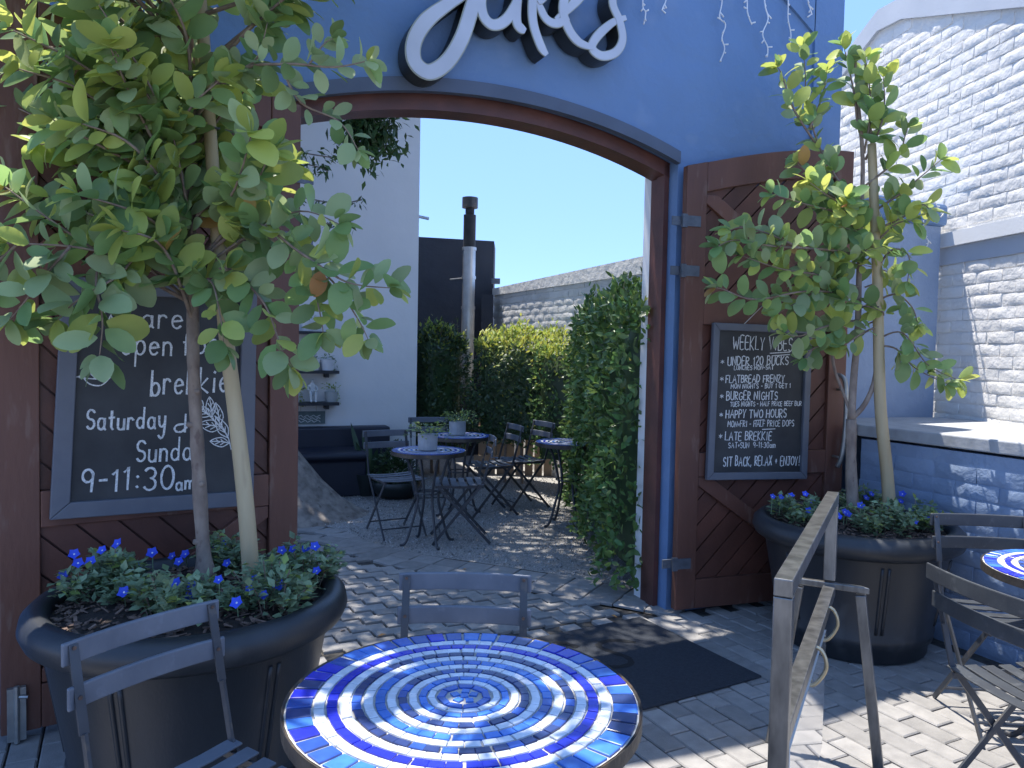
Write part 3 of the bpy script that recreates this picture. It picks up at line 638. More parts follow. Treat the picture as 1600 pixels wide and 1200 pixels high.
# ================================================================ CHALKBOARDS, LETTERING, SIGN
def arc(cx, cy, rx, ry, a0, a1, n=9): return [(cx+rx*math.cos(math.radians(a0+(a1-a0)*i/n)), cy+ry*math.sin(math.radians(a0+(a1-a0)*i/n))) for i in range(n+1)]
GL = {
 'A': (.8, [[(0,0),(.4,1),(.8,0)],[(.15,.38),(.66,.38)]]), 'B': (.62, [[(0,0),(0,1)],[(0,1)]+arc(.22,.77,.32,.23,90,-90)+[(0,.54)],[(0,.54)]+arc(.24,.27,.38,.27,90,-90)+[(0,0)]]),
 'C': (.68, [arc(.38,.5,.38,.5,50,310)]), 'D': (.7, [[(0,0),(0,1)],[(0,1)]+arc(.15,.5,.55,.5,90,-90)+[(0,0)]]),
 'E': (.55, [[(.55,1),(0,1),(0,0),(.55,0)],[(0,.52),(.45,.52)]]), 'F': (.55, [[(.58,1),(0,1),(0,0)],[(0,.52),(.42,.52)]]),
 'G': (.72, [arc(.38,.5,.38,.5,50,330)+[(.72,.45),(.42,.45)]]), 'H': (.66, [[(0,0),(0,1)],[(.66,0),(.66,1)],[(0,.5),(.66,.5)]]),
 'I': (.3, [[(.15,0),(.15,1)]]), 'J': (.55, [[(.1,1),(.6,1)],[(.4,1),(.4,.22)]+arc(.2,.22,.2,.22,0,-160)]),
 'K': (.62, [[(0,0),(0,1)],[(.58,1),(0,.45),(.62,0)]]), 'L': (.52, [[(0,1),(0,0),(.52,0)]]),
 'M': (.85, [[(0,0),(.08,1),(.42,.3),(.78,1),(.85,0)]]), 'N': (.68, [[(0,0),(0,1),(.68,0),(.68,1)]]),
 'O': (.76, [arc(.38,.5,.38,.5,90,450,14)]), 'P': (.58, [[(0,0),(0,1)],[(0,1)]+arc(.22,.74,.36,.26,90,-90)+[(0,.48)]]),
 'R': (.62, [[(0,0),(0,1)],[(0,1)]+arc(.22,.75,.34,.25,90,-90)+[(0,.5),(.62,0)]]),
 'S': (.58, [[(.56,.86)]+arc(.3,.75,.27,.25,40,250)+arc(.3,.25,.28,.25,70,-150)]),
 'T': (.66, [[(0,1),(.66,1)],[(.33,1),(.33,0)]]), 'U': (.66, [[(0,1),(0,.3)]+arc(.33,.3,.33,.3,180,360)+[(.66,1)]]),
 'V': (.7, [[(0,1),(.35,0),(.7,1)]]), 'W': (.95, [[(0,1),(.24,0),(.48,.7),(.72,0),(.95,1)]]), 'X': (.6, [[(0,0),(.6,1)],[(0,1),(.6,0)]]),
 'Y': (.64, [[(0,1),(.32,.48),(.64,1)],[(.32,.48),(.28,0)]]), 'Z': (.6, [[(0,1),(.6,1),(0,0),(.62,0)]]),
 '0': (.62, [arc(.31,.5,.31,.5,90,450,14)]), '1': (.3, [[(0,.78),(.2,1),(.2,0)]]), '2': (.55, [arc(.27,.74,.26,.26,165,-30)+[(0,0),(.58,0)]]),
 '3': (.55, [arc(.25,.76,.27,.24,150,-80)+arc(.25,.27,.3,.27,80,-150)]), '9': (.58, [arc(.29,.7,.27,.28,20,380)+[(.55,.7),(.5,0)]]),
 '-': (.42, [[(.04,.45),(.40,.47)]]), '+': (.45, [[(.05,.42),(.42,.42)],[(.23,.2),(.23,.64)]]), '.': (.16, [[(.04,0),(.09,.03)]]), ',': (.18, [[(.1,.06),(.02,-.16)]]),
 '!': (.25, [[(.16,1.1),(.12,.28)],[(.1,.04),(.12,.0)]]), ':': (.2, [[(.08,.62),(.12,.58)],[(.08,.2),(.12,.16)]]), '*': (.4, [[(.2,.15),(.2,.75)],[(0,.3),(.4,.6)],[(0,.6),(.4,.3)]]),
 '&': (.6, [[(.58,.25)]+arc(.25,.22,.24,.22,-20,-270)+[(.5,.45)],[(.5,1),(.5,0)]]),
 'a': (.56, [arc(.25,.3,.25,.3,60,400)+[(.5,.6),(.5,.1),(.58,0)]]), 'b': (.5, [[(0,1.1),(0,0)],[(0,.3)]+arc(.24,.28,.25,.28,150,-170)]),
 'd': (.56, [arc(.25,.28,.25,.28,50,380),[(.5,1.1),(.5,0)]]), 'e': (.52, [[(.03,.32),(.5,.36)]+arc(.26,.3,.25,.3,15,320)]), 'f': (.42, [arc(.3,.85,.16,.2,40,180)+[(.14,-.1)],[(0,.55),(.38,.57)]]),
 'i': (.2, [[(.1,.6),(.1,0)],[(.1,.86),(.13,.9)]]), 'k': (.5, [[(0,1.1),(0,0)],[(.44,.62),(.02,.28),(.5,0)]]), 'm': (.82, [[(0,.6),(0,0)],[(0,.4)]+arc(.2,.4,.2,.2,170,0)+[(.4,0)],[(.4,.4)]+arc(.6,.4,.2,.2,170,0)+[(.8,0)]]),
 'n': (.5, [[(0,.6),(0,0)],[(0,.35)]+arc(.23,.36,.23,.24,170,0)+[(.46,0)]]), 'o': (.54, [arc(.27,.3,.27,.3,90,450,12)]), 'p': (.52, [[(0,.6),(0,-.5)],[(0,.3)]+arc(.25,.3,.26,.3,150,-170)]),
 'r': (.4, [[(0,.6),(0,0)],[(0,.36)]+arc(.2,.4,.2,.2,160,30)]), 's': (.42, [arc(.2,.46,.18,.15,50,250,5)+arc(.2,.16,.2,.16,70,-150,5)]), 't': (.4, [[(.18,.95),(.18,.12),(.3,0)],[(0,.6),(.38,.62)]]),
 'u': (.5, [[(0,.6),(0,.2)]+arc(.23,.2,.23,.2,180,350)+[(.47,.6),(.47,0)]]), 'y': (.5, [[(0,.6),(.05,.2),(.25,.06),(.46,.25)],[(.47,.6),(.42,-.3),(.2,-.5),(.02,-.36)]]), ' ': (.3, []),
}
GL['w'] = (.7, [[(0,.6),(.17,0),(.35,.45),(.53,0),(.7,.6)]])
def ribbon(mb, pts, n, w, off):
    pts = [p for i, p in enumerate(pts) if i == 0 or (p-pts[i-1]).length > 1e-5]
    if len(pts) < 2: return
    vs = []; m_ = len(pts)
    for i, p in enumerate(pts):
        t = (pts[min(i+1,m_-1)]-pts[max(i-1,0)]).normalized(); s_ = n.cross(t).normalized()
        ww = w*rnd(.75, 1.15)
        e = p - t*w*0.3 if i == 0 else (p + t*w*0.3 if i == m_-1 else p)
        vs += [e+s_*ww/2+n*off, e-s_*ww/2+n*off]
    mb.add(vs, [(2*i, 2*i+1, 2*i+3, 2*i+2) for i in range(m_-1)])
def text_px(mb, txt, p0, p1, h, plane, w, gap=0.28, off=0.0):
    """hand lettering: baseline from pixel p0 to p1, cap height h pixels"""
    tot = sum(GL[c][0]+gap for c in txt)-gap; o, n = plane
    ux, uy = (p1[0]-p0[0])/tot, (p1[1]-p0[1])/tot; x = 0; k = 0
    for c in txt:
        wd, st = GL[c]; jy = rnd(-.05,.05); hs_ = rnd(.93,1.07)
        for s_ in st:
            P = smooth_path([Vector((a, b, 0)) for a, b in s_], 2) if len(s_) > 3 else [Vector((a, b, 0)) for a, b in s_]
            pts = [on_plane(p0[0]+ux*(x+q.x)+h*0.06*q.y, p0[1]+uy*(x+q.x)-h*hs_*(q.y+jy), o, n) for q in P]
            ribbon(mb, pts, n, w, off+0.0006*(k % 5)); k += 1
        x += wd+gap
def chalkboard(name, label, corners, plane_o, n, hook_px, cat='chalkboard', fw=0.045):
    """corners TL, TR, BR, BL in pixels, on the plane"""
    n = Vector(n).normalized(); tl, tr_, br, bl = [on_plane(*c, plane_o, n) for c in corners]
    r = thing(name, label, cat, (bl+br)/2)
    def at(u, v): return tl.lerp(tr_, u).lerp(bl.lerp(br, u), v)
    wU = (tr_-tl).length; hV = (bl-tl).length; fu, fv = fw/wU, fw/hV
    def bar4(nm, a, b, c, d, o0, o1, mt, bev=0.004):
        mb = MB(); vs = [p+n*o for o in (o0, o1) for p in (a, b, c, d)]
        mb.add(vs, [(3,2,1,0),(4,5,6,7),(0,1,5,4),(1,2,6,5),(2,3,7,6),(3,0,4,7)]); return mb.build(nm, mt, r, bevel=bev)
    bar4('panel', at(fu*.5, fv*.5), at(1-fu*.5, fv*.5), at(1-fu*.5, 1-fv*.5), at(fu*.5, 1-fv*.5), -0.012, -0.004, M['board'], 0)
    bar4('frame_bar', at(0,0), at(1,0), at(1-fu,fv), at(fu,fv), -0.016, 0.014, M['board_frame'])
    bar4('frame_bar', at(0,1), at(fu,1-fv), at(1-fu,1-fv), at(1,1), -0.016, 0.014, M['board_frame'])
    bar4('frame_bar', at(0,0.0003), at(fu,fv+.0003), at(fu,1-fv-.0003), at(0,.9997), -0.016, 0.0138, M['board_frame'])
    bar4('frame_bar', at(1,0.0003), at(1,.9997), at(1-fu,1-fv-.0003), at(1-fu,fv+.0003), -0.016, 0.0138, M['board_frame'])
    k = on_plane(*hook_px, plane_o, n)-n*0.004
    mb = MB(); mb.tube([at(0.30,0.004)+n*0.002, k, at(0.70,0.004)+n*0.002], 0.0022, 6); mb.build('hanging_cord', M['cord'], r)
    mb = MB(); mb.tube([k-n*0.03, k+n*0.008], 0.004, 8); mb.build('nail', M['galv'], r)
    return r
# right-hand board on the right door
PRo = DR_H+NR*0.075; PRn = NR
cb = chalkboard('chalkboard', 'framed chalkboard listing weekly specials from burger nights to happy hours', ((1114,504),(1268,511),(1259,748),(1103,750)), PRo, PRn, (1192,478), fw=0.042)
pl = (PRo-PRn*0.0025, PRn)
def chalk_line(root, txt, p0, p1, h, w, plane, **k):
    mb = MB(); text_px(mb, txt, p0, p1, h, plane, w, **k); return mb.build('chalk_writing', M['chalk'], root)
c_ = 0.0065; s_w = 0.0048
chalk_line(cb, 'WEEKLY VIBES', (1145,545), (1237,548), 20, c_, pl)
for i in (0, 1):
    mb = MB(); ribbon(mb, [on_plane(1203+3*i,552+4*i,*pl), on_plane(1234,550+4*i,*pl)], PRn, 0.005, 0.001); mb.build('chalk_underline', M['chalk'], cb)
rows = [('UNDER 120 BUCKS', 1137, 1231, 571, 13, 0), ('LUNCHES MON-SAT', 1147, 1208, 578, 6.5, 1), ('FLATBREAD FRENZY', 1134, 1225, 598, 11, 0), ('MON NIGHTS - BUY 1 GET 1', 1142, 1235, 607, 7, 1),
        ('BURGER NIGHTS', 1135, 1214, 625, 12.5, 0), ('TUES NIGHTS - HALF PRICE BEEF BUR', 1141, 1252, 635, 7, 1), ('HAPPY TWO HOURS', 1134, 1228, 653, 12.5, 0), ('MON+FRI - HALF PRICE DOPS', 1137, 1240, 667, 9, 1),
        ('LATE BREKKIE', 1133, 1205, 688, 13, 0), ('SAT+SUN  9-11:30am', 1138, 1211, 700, 8.5, 1), ('SIT BACK, RELAX + ENJOY!', 1130, 1249, 728, 14, 0)]
for txt, x0, x1, y, h, sm in rows:
    dy = (x1-x0)*0.012
    chalk_line(cb, txt, (x0, y), (x1, y-dy), h, s_w if sm else c_, pl)
for x, y in ((1126,569),(1125,597),(1125,624),(1124,652),(1123,686)): chalk_line(cb, '*', (x,y), (x+5,y), 10, 0.004, pl)
for a, b in (((1179,657),(1194,656)), ((1191,671),(1211,670))):
    mb = MB(); ribbon(mb, [on_plane(*a,*pl), on_plane(*b,*pl)], PRn, 0.005, 0.001); mb.build('chalk_underline', M['chalk'], cb)
# left-hand board on the left door
PLo = DL_H+NL_*0.08; PLn = NL_
cl = chalkboard('chalkboard', 'large framed chalkboard announcing weekend breakfast behind the young tree', ((97,432),(401,447),(395,789),(77,812)), PLo, PLn, (246,408), fw=0.062)
pl2 = (PLo-PLn*0.0025, PLn); cw = 0.0085
chalk_line(cl, 'We', (160,508), (205,511), 26, cw, pl2)
chalk_line(cl, 'are', (222,513), (284,514), 34, cw, pl2)
chalk_line(cl, 'open', (190,553), (268,554), 34, cw, pl2)
chalk_line(cl, 'for', (286,552), (338,552), 32, cw, pl2)
chalk_line(cl, 'brekkie', (236,618), (356,612), 36, cw*1.1, pl2)
chalk_line(cl, 'Saturday', (135,671), (258,669), 30, cw, pl2)
chalk_line(cl, '&', (272,675), (292,674), 26, cw, pl2)
chalk_line(cl, 'Sunday', (213,722), (316,717), 32, cw, pl2)
chalk_line(cl, '9-11:30', (127,768), (270,764), 36, cw*1.1, pl2)
chalk_line(cl, 'am', (275,766), (303,764), 20, cw, pl2)
def leaf_draw(pts_list, w=0.005):
    mb = MB()
    for k, P in enumerate(pts_list): ribbon(mb, [on_plane(a, b, *pl2) for a, b in [(q.x, q.y) for q in smooth_path([Vector((a, b, 0)) for a, b in P], 4)]], PLn, w, 0.0006*(k % 6))
    mb.build('chalk_leaf_drawing', M['chalk'], cl)
leaf_draw([[(115,590),(128,589),(140,600),(158,602),(172,590)],[(122,589),(140,580),(160,580),(173,589)],[(124,590),(150,592),(172,590)],[(140,582),(150,592)],[(152,580),(160,591)]])
def outline_leaf(x, y, ang, L, wd):
    c, s_ = math.cos(math.radians(ang)), math.sin(math.radians(ang))
    def R_(a, b): return (x+a*c-b*s_, y+a*s_+b*c)
    return [[R_(0,0), R_(L*.35,wd), R_(L*.75,wd*.7), R_(L,0)], [R_(0,0), R_(L*.35,-wd), R_(L*.75,-wd*.7), R_(L,0)], [R_(0,0), R_(L*.5,1), R_(L*.92,0)], [R_(L*.25,0), R_(L*.45,wd*.6)], [R_(L*.5,0), R_(L*.7,wd*.5)], [R_(L*.25,0), R_(L*.45,-wd*.6)], [R_(L*.5,0), R_(L*.7,-wd*.5)]]
br_ = [[(361,702),(355,680),(340,663),(318,640)]]
for a in ((356,684,-120,38,8),(345,668,-170,34,9),(343,665,-100,36,8),(328,650,-150,30,8),(330,652,-95,32,7),(318,640,-130,30,7),(358,692,-175,30,7)): br_ += outline_leaf(*a)
leaf_draw(br_, 0.0042)

# channel-letter sign on the gate wall ---------------------------------
sg = thing('wall_sign', 'white script channel letters with dark sides mounted over the arch', 'sign', W(0, 2.8, 0.0))
def spx(x, y): return 560+x/2.105, y/2.105
def sign_letter(name, strokes, width):
    for P, wm in strokes:
        pts = [on_plane(*spx(q.x, q.y), CW+NW*0.13, NW) for q in smooth_path([Vector((a, b, 0)) for a, b in P], 7)]
        def sweep(w_, o0, o1, nm, mt, par):
            mb = MB(); vs = []; m_ = len(pts)
            for i, p in enumerate(pts):
                t = (pts[min(i+1,m_-1)]-pts[max(i-1,0)]).normalized(); s_ = NW.cross(t).normalized(); f_ = i/(m_-1)
                ww = w_*(0.55+0.45*min(1, f_*6, (1-f_)*6))*wm; e = 0.004*f_
                vs += [p+s_*ww/2+NW*o0, p-s_*ww/2+NW*o0, p-s_*ww/2+NW*(o1+e), p+s_*ww/2+NW*(o1+e)]
            fs = [(3,2,1,0)]
            for i in range(m_-1):
                a = 4*i; fs += [(a+k, a+4+k, a+4+(k+1) % 4, a+(k+1) % 4) for k in range(4)]
            fs += [tuple(4*(m_-1)+k for k in range(4))]
            return mb.add(vs, fs).build(nm, mt, par, world=(par is sg))
        side = sweep(width, -0.11, -0.004, 'letter', M['sign_side'], sg)
        for ww, o1, nm, mt in ((width*1.0, 0.0, 'letter_rim', M['sign_rim']), (width*0.84, 0.003, 'letter_face', M['sign_face'])):
            c = sweep(ww, -0.003 if nm == 'letter_rim' else 0.0005, o1+0.0005, nm, mt, sg)
            c.parent = side; c.matrix_parent_inverse = Matrix.Identity(4)
sign_letter('J', [([(250,-150),(330,-190),(420,-170),(400,-60),(372,30),(338,130),(290,205),(232,238),(186,205),(182,140),(222,70),(300,10),(400,-50)], 1.25)], 0.062)
sign_letter('a', [([(500,-50),(440,-60),(405,-10),(410,50),(440,82),(480,70),(515,20),(530,-50)], 1.0), ([(530,-60),(520,20),(522,80),(548,104)], .95)], 0.056)
sign_letter('k', [([(600,-190),(585,-80),(572,10),(575,80),(598,150),(618,182)], 1.0), ([(680,-90),(620,-20),(590,10)], .8), ([(590,5),(615,60),(650,78),(690,60)], .9)], 0.052)
sign_letter('e', [([(650,66),(700,20),(740,-30),(725,-70),(690,-40),(672,30),(690,95),(725,140),(772,158)], 1.0)], 0.054)
sign_letter('s', [([(880,58),(835,75),(785,120),(768,158),(800,184),(846,172),(868,130),(858,70),(835,10),(850,-50),(900,-80)], 1.0)], 0.050)

# icicle light strings
def icicle(root, pts_px, plane_o, n):
    mb = MB(); P = smooth_path([on_plane(a, b, plane_o, n)+n*rnd(0.006,0.02) for a, b in pts_px], 5)
    mb.tube(P, 0.004, 6)
    for i in range(2, len(P)-1, 3):
        d = Vector((rnd(-1,1)*0.6, 0, 0))
        e = P[i]+DW*rnd(-.035,.035)+n*rnd(0,.01)+UP*rnd(-.03,.01); mb.tube([P[i], e], [0.0035, 0.005], 6)
    return mb.build('light_strand', M['wire_white'], root, smooth=True)
il = thing('icicle_lights', 'white icicle light string hanging from the parapet of the blue wall', 'string lights', W(1.5, 3.0, 0.03))
A0 = CW+NW*0.03
for P in ([(1000,-60),(1003,-10),(1003,12),(1006,22),(1003,40)], [(1126,-60),(1127,0),(1122,28),(1131,40),(1126,60),(1130,78),(1122,98)], [(1162,-60),(1166,0),(1165,22),(1172,40)], [(1192,-60),(1193,5),(1198,30),(1188,55),(1196,75),(1197,90)], [(1230,-60),(1230,5),(1230,30),(1234,52),(1232,75)], [(1252,-40),(1258,0),(1263,14),(1267,24)], [(1036,-60),(1040,-5),(1034,12),(1031,18)]):
    icicle(il, P, A0, NW)
mb = MB(); mb.tube([W(s, wall_top(s)-0.02, 0.035) for s in [0.5+0.1*i for i in range(18)]], 0.004, 6); mb.build('light_cable', M['wire_white'], il)
il2 = thing('icicle_lights', 'short white light strands drooping over the coping of the low wing wall', 'string lights', W(3.2, 2.4, 0.02))
for P in ([(1446,312),(1458,318),(1463,326),(1472,331),(1468,340)], [(1440,345),(1443,368),(1447,378),(1443,390)]): icicle(il2, P, CW+NW*0.02, NW)

# doormat ---------------------------------------------------------------
mc = [gz(1000,967), gz(1190,1060), gz(1005,1112), None]; mc[3] = mc[0]+(mc[2]-mc[1])
dm = thing('doormat', 'large dark rubber doormat with a black script logo in the gateway', 'doormat', sum(mc, Vector((0,0,0)))/4)
mb = MB(); mb.add([p+UP*z for z in (0.004, 0.014) for p in mc], [(3,2,1,0),(4,5,6,7),(0,1,5,4),(1,2,6,5),(2,3,7,6),(3,0,4,7)]); mb.build('mat_pile', M['mat_rubber'], dm, bevel=0.003)
mb = MB()
P = smooth_path([gz(a, b, 0.016) for a, b in ((990,1003),(955,1000),(935,1008),(955,1018),(980,1027),(985,1037),(960,1042),(930,1036))], 5); ribbon(mb, P, UP, 0.035, 0.0)
P = smooth_path([gz(a, b, 0.016) for a, b in ((900,1010),(870,1004),(850,1018),(870,1032),(905,1034))], 5); ribbon(mb, P, UP, 0.035, 0.0005)
mb.build('mat_logo', M['mat_logo'], dm)
# ================================================================ FURNITURE
def make_chair(name, label, slat_m, frame_m, width=0.38, group=None):
    """local: x lateral, +y the way the sitter faces, z up; origin on the ground under the seat"""
    c = thing(name, label, 'chair', (0,0,0), 0, group); hw = width/2
    def B(mb, nm, m_, bev=0.0): return mb.build(nm, m_, c, world=False, bevel=bev)
    for zc, yb in ((0.795, -0.262), (0.700, -0.236)):
        mb = MB(); n = 6; vs = []; fs = []
        for i in range(n+1):
            x = -hw-0.012+(width+0.024)*i/n; y = yb-0.022*(1-(2*i/n-1)**2)
            vs += [(x, y, zc-0.027), (x, y, zc+0.027), (x, y+0.011, zc+0.026), (x, y+0.011, zc-0.028)]
        for i in range(n): a = 4*i; fs += [(a+k, a+(k+1) % 4, a+4+(k+1) % 4, a+4+k) for k in range(4)]
        fs += [(3,2,1,0), tuple(4*n+k for k in range(4))]
        sl_ = B(mb.add(vs, fs), 'back_slat', slat_m, 0.004)
        mb = MB()
        for sx in (-1, 1):
            for dz in ((-0.013, 0.013) if zc > 0.75 else (0,)):
                mb.add([(sx*(hw-0.012)+0.005*math.cos(k), yb+0.0135+e, zc+dz+0.005*math.sin(k)) for e in (0, 0.003) for k in [i*math.pi/4 for i in range(8)]], [tuple(range(8,16))]+[(k, (k+1) % 8, 8+(k+1) % 8, 8+k) for k in range(8)])
        rv = mb.build('rivets', M['rivet'], sl_, world=False)
    for sx in (-1, 1):
        x = sx*(hw-0.012)
        mb = MB(); mb.bar((x,-0.254,0.815),(x,-0.205,0.62),0.022,0.006,(1,0,0)); mb.bar((x,-0.205,0.622),(x,-0.165,0.47),0.008,0.018,(1,0,0)); mb.bar((x,-0.165,0.472),(x,0.215,0.0),0.008,0.022,(1,0,0)); B(mb, 'back_leg_bar', frame_m)
        x2 = x-sx*0.014
        mb = MB(); mb.bar((x2,0.185,0.455),(x2,-0.235,0.0),0.008,0.022,(1,0,0)); B(mb, 'front_leg_bar', frame_m)
        mb = MB(); mb.bar((x2-sx*.003,-0.175,0.446),(x2-sx*.003,0.20,0.446),0.007,0.020,(1,0,0)); B(mb, 'seat_rail', frame_m)
    mb = MB(); mb.tube([(-hw+.012,0.155,0.075),(hw-.012,0.155,0.075)], 0.006, 6); B(mb, 'stretcher', frame_m)
    mb = MB(); mb.tube([(-hw+.026,-0.165,0.075),(hw-.026,-0.165,0.075)], 0.006, 6); B(mb, 'stretcher', frame_m)
    for k in range(6):
        y = -0.155+0.067*k; mb = MB(); vs = []; fs = []; n = 4
        for i in range(n+1):
            xx = -hw+0.002+(width-0.004)*i/n; z = 0.462-0.010*(1-(2*i/n-1)**2)-(0.006 if k in (2,3) else 0)+(0.004 if k == 0 else 0)
            vs += [(xx, y-0.024, z), (xx, y-0.024, z+0.006), (xx, y+0.024, z+0.006), (xx, y+0.024, z)]
        for i in range(n): a = 4*i; fs += [(a+j, a+(j+1) % 4, a+4+(j+1) % 4, a+4+j) for j in range(4)]
        fs += [(3,2,1,0), tuple(4*n+j for j in range(4))]
        B(mb.add(vs, fs), 'seat_slat', slat_m, 0.002)
    return c
def place(c, x, y, face):
    """face: azimuth (deg, 0 = +Y, clockwise) the sitter looks towards"""
    c.matrix_basis = Matrix.Translation((x, y, 0)) @ Matrix.Rotation(-math.radians(face), 4, 'Z')
ch1 = make_chair('bistro_chair', 'slate blue folding slatted chair turned sideways beside the left planter', M['metal_slat'], M['metal_frame'])
def chair_copy(x, y, face, label, group=None):
    return copy_thing(ch1, (x, y, 0), -math.radians(face), label, group)
# chair beside the left planter: lateral axis along (0.56,0.83), looks to the right and to the street
bx, by = -0.885, 1.87; fa = 124
place(ch1, bx+0.25*math.sin(math.radians(fa)), by+0.25*math.cos(math.radians(fa)), fa)
chair_copy(-0.13, 2.06, 180, 'slate blue folding slatted chair behind the large mosaic table, back to the gateway')
ch5 = make_chair('bistro_chair', 'charcoal folding slatted chair seen from behind at the mosaic table by the low wall', M['chair_dark'], M['metal_frame'], 0.40)
place(ch5, 1.70, 2.40, 80)
copy_thing(ch5, (2.06, 3.12, 0), -math.radians(185), 'charcoal folding slatted chair with its back to the low blue wall')
chair_copy(-0.93, 6.25, 150, 'dark folding chair in front of the snake plant in the courtyard')
chair_copy(-0.40, 6.08, 262, 'dark folding chair side on at the nearer courtyard table, facing the house')
chair_copy(-0.20, 7.10, 248, 'dark folding chair beside the farther courtyard table near the dark hedge')
chair_copy(-0.78, 7.55, 165, 'dark folding chair tucked behind the farther courtyard table')
chair_copy(0.10, 7.45, 240, 'dark folding chair standing behind the other chairs by the courtyard hedge')

RINGS = [(0.385,0.330,'outer'),(0.328,0.303,'t_white'),(0.301,0.276,'t_cobalt'),(0.274,0.250,'t_white'),(0.248,0.225,'t_navy'),(0.223,0.200,'t_white'),(0.198,0.174,'t_blue'),(0.172,0.150,'t_white'),(0.148,0.127,'t_navy'),(0.125,0.105,'t_white'),(0.103,0.084,'t_blue'),(0.082,0.064,'t_white'),(0.062,0.042,'t_mid')]
def make_table(name, label, x, y, Rt, legs=4, detail=True, group=None, limit=300, rot=0.0):
    t = thing(name, label, 'table', (x, y, 0), 0, group); k = Rt/0.39; zt = 0.73
    T0 = Matrix.Translation((x, y, 0)) @ Matrix.Rotation(rot, 4, 'Z')
    mb = MB(); mb.lathe([(Rt*0.99, zt-0.006), (Rt, zt-0.006), (Rt+0.004, zt-0.002), (Rt+0.004, zt-0.034), (Rt-0.006, zt-0.036), (Rt-0.006, zt-0.008)], 64, T0); mb.build('metal_rim', M['rim_iron'], t, smooth=False)
    mb = MB(); mb.lathe([(0.0001, zt-0.004), (Rt*0.993, zt-0.004)], 48, T0); mb.lathe([(Rt*0.985, zt-0.024), (0.0001, zt-0.024)], 48, T0); mb.build('grout_bed', M['grout'], t)
    if detail:
        variants = []; ins = []; cache = {}
        for r1, r0, m_ in RINGS:
            n = int(2*math.pi*(r1+r0)/2/(0.046 if m_ == 'outer' else 0.033)); n = max(n, 9); ph = rnd(0, 6)
            for i in range(n):
                mt = m_ if m_ != 'outer' else random.choice(['t_blue','t_blue','t_blue','t_cobalt','t_mid','t_navy','t_mid'])
                if m_ == 't_navy' and random.random() < .25: mt = 't_mid'
                if m_ == 't_blue' and random.random() < .2: mt = 't_mid'
                key = (r1, mt)
                if key not in cache:
                    da = math.pi/n*(0.86 if m_ == 'outer' else 0.93); a_, b_ = (r1-0.0015)*k, (r0+0.0015)*k; rm = (a_+b_)/2
                    ring = [(b_*math.cos(-da)-rm, b_*math.sin(-da)), (a_*math.cos(-da)-rm, a_*math.sin(-da)), (a_*math.cos(da)-rm, a_*math.sin(da)), (b_*math.cos(da)-rm, b_*math.sin(da))]
                    vs = [(p[0], p[1], 0) for p in ring]+[(p[0], p[1], 0.0036) for p in ring]+[(p[0]*.9, p[1]*.92, 0.0046) for p in ring]
                    cache[key] = len(variants)
                    variants.append((vs, [(8,9,10,11)]+[(i_, (i_+1) % 4, 4+(i_+1) % 4, 4+i_) for i_ in range(4)]+[(4+i_, 4+(i_+1) % 4, 8+(i_+1) % 4, 8+i_) for i_ in range(4)], M[mt], rm))
                vi = cache[key]; an = ph+2*math.pi*i/n+rnd(-.01,.01)
                T = T0 @ Matrix.Rotation(an, 4, 'Z') @ Matrix.Translation((variants[vi][3]+rnd(-.0008,.0008), 0, zt-0.004+rnd(0,0.0008))) @ Matrix.Rotation(rnd(-.03,.03), 4, 'Z') @ Matrix.Rotation(rnd(-.012,.012), 4, 'Y') @ Matrix.Rotation(rnd(-.012,.012), 4, 'X')
                ins.append((vi, T))
        for px_, py_ in ((0,0.004),(0.021,0.012),(-0.021,0.010),(0.013,-0.018),(-0.012,-0.017),(0.002,0.027)):
            key = 'c'
            if key not in cache:
                cache[key] = len(variants); variants.append(([(sx*.0085, sy*.0085, z) for z in (0, .004) for sx, sy in ((-1,-1),(1,-1),(1,1),(-1,1))], [(4,5,6,7)]+[(i_, (i_+1) % 4, 4+(i_+1) % 4, 4+i_) for i_ in range(4)], M['t_blue'], 0))
            ins.append((cache[key], T0 @ Matrix.Translation((px_*k, py_*k, zt-.004)) @ Matrix.Rotation(rnd(0,3), 4, 'Z')))
        variants = [v[:3] for v in variants]
        pieces(t, 'mosaic_tile', variants, ins, limit, 'small_mosaic_tiles')
    else:
        mb = MB(); ml = [M['t_white'], M['t_cobalt'], M['t_navy'], M['t_blue'], M['t_mid']]; nm = ['t_white','t_cobalt','t_navy','t_blue','t_mid']
        for r1, r0, m_ in RINGS:
            mb.cur = nm.index('t_mid' if m_ == 'outer' else m_); mb.lathe([(r0*k, zt-0.003), (r0*k, zt), (r1*k, zt), (r1*k, zt-0.003)], 40, T0)
        mb.build('mosaic_rings', ml, t)
    for i in range(legs):
        a = 2*math.pi*i/legs+0.5
        P = smooth_path([Vector((r*math.cos(a), r*math.sin(a), z)) for r, z in ((Rt*.72, zt-.03),(Rt*.55, zt-.10),(0.10, 0.45),(0.085, 0.34),(0.12, 0.20),(Rt*.62, 0.03),(Rt*.78, 0.008))], 4)
        mb = MB(); mb.tube(P, 0.011, 8, T0); mb.build('leg', M['metal_frame'], t, smooth=True)
    mb = MB(); mb.tube([(0.1*math.cos(a_), 0.1*math.sin(a_), 0.40) for a_ in [i*math.pi/12 for i in range(25)]], 0.006, 6, T0); mb.tube([(Rt*.62*math.cos(a_), Rt*.62*math.sin(a_), zt-.045) for a_ in [i*math.pi/12 for i in range(25)]], 0.006, 6, T0); mb.build('brace_ring', M['metal_frame'], t)
    return t
make_table('mosaic_table', 'large round table with blue and white mosaic rings in front of the gateway', -0.093, 1.69, 0.39, 4)
make_table('mosaic_table', 'round blue and white mosaic table beside the low blue wall', 2.14, 2.82, 0.33, 4, limit=150)
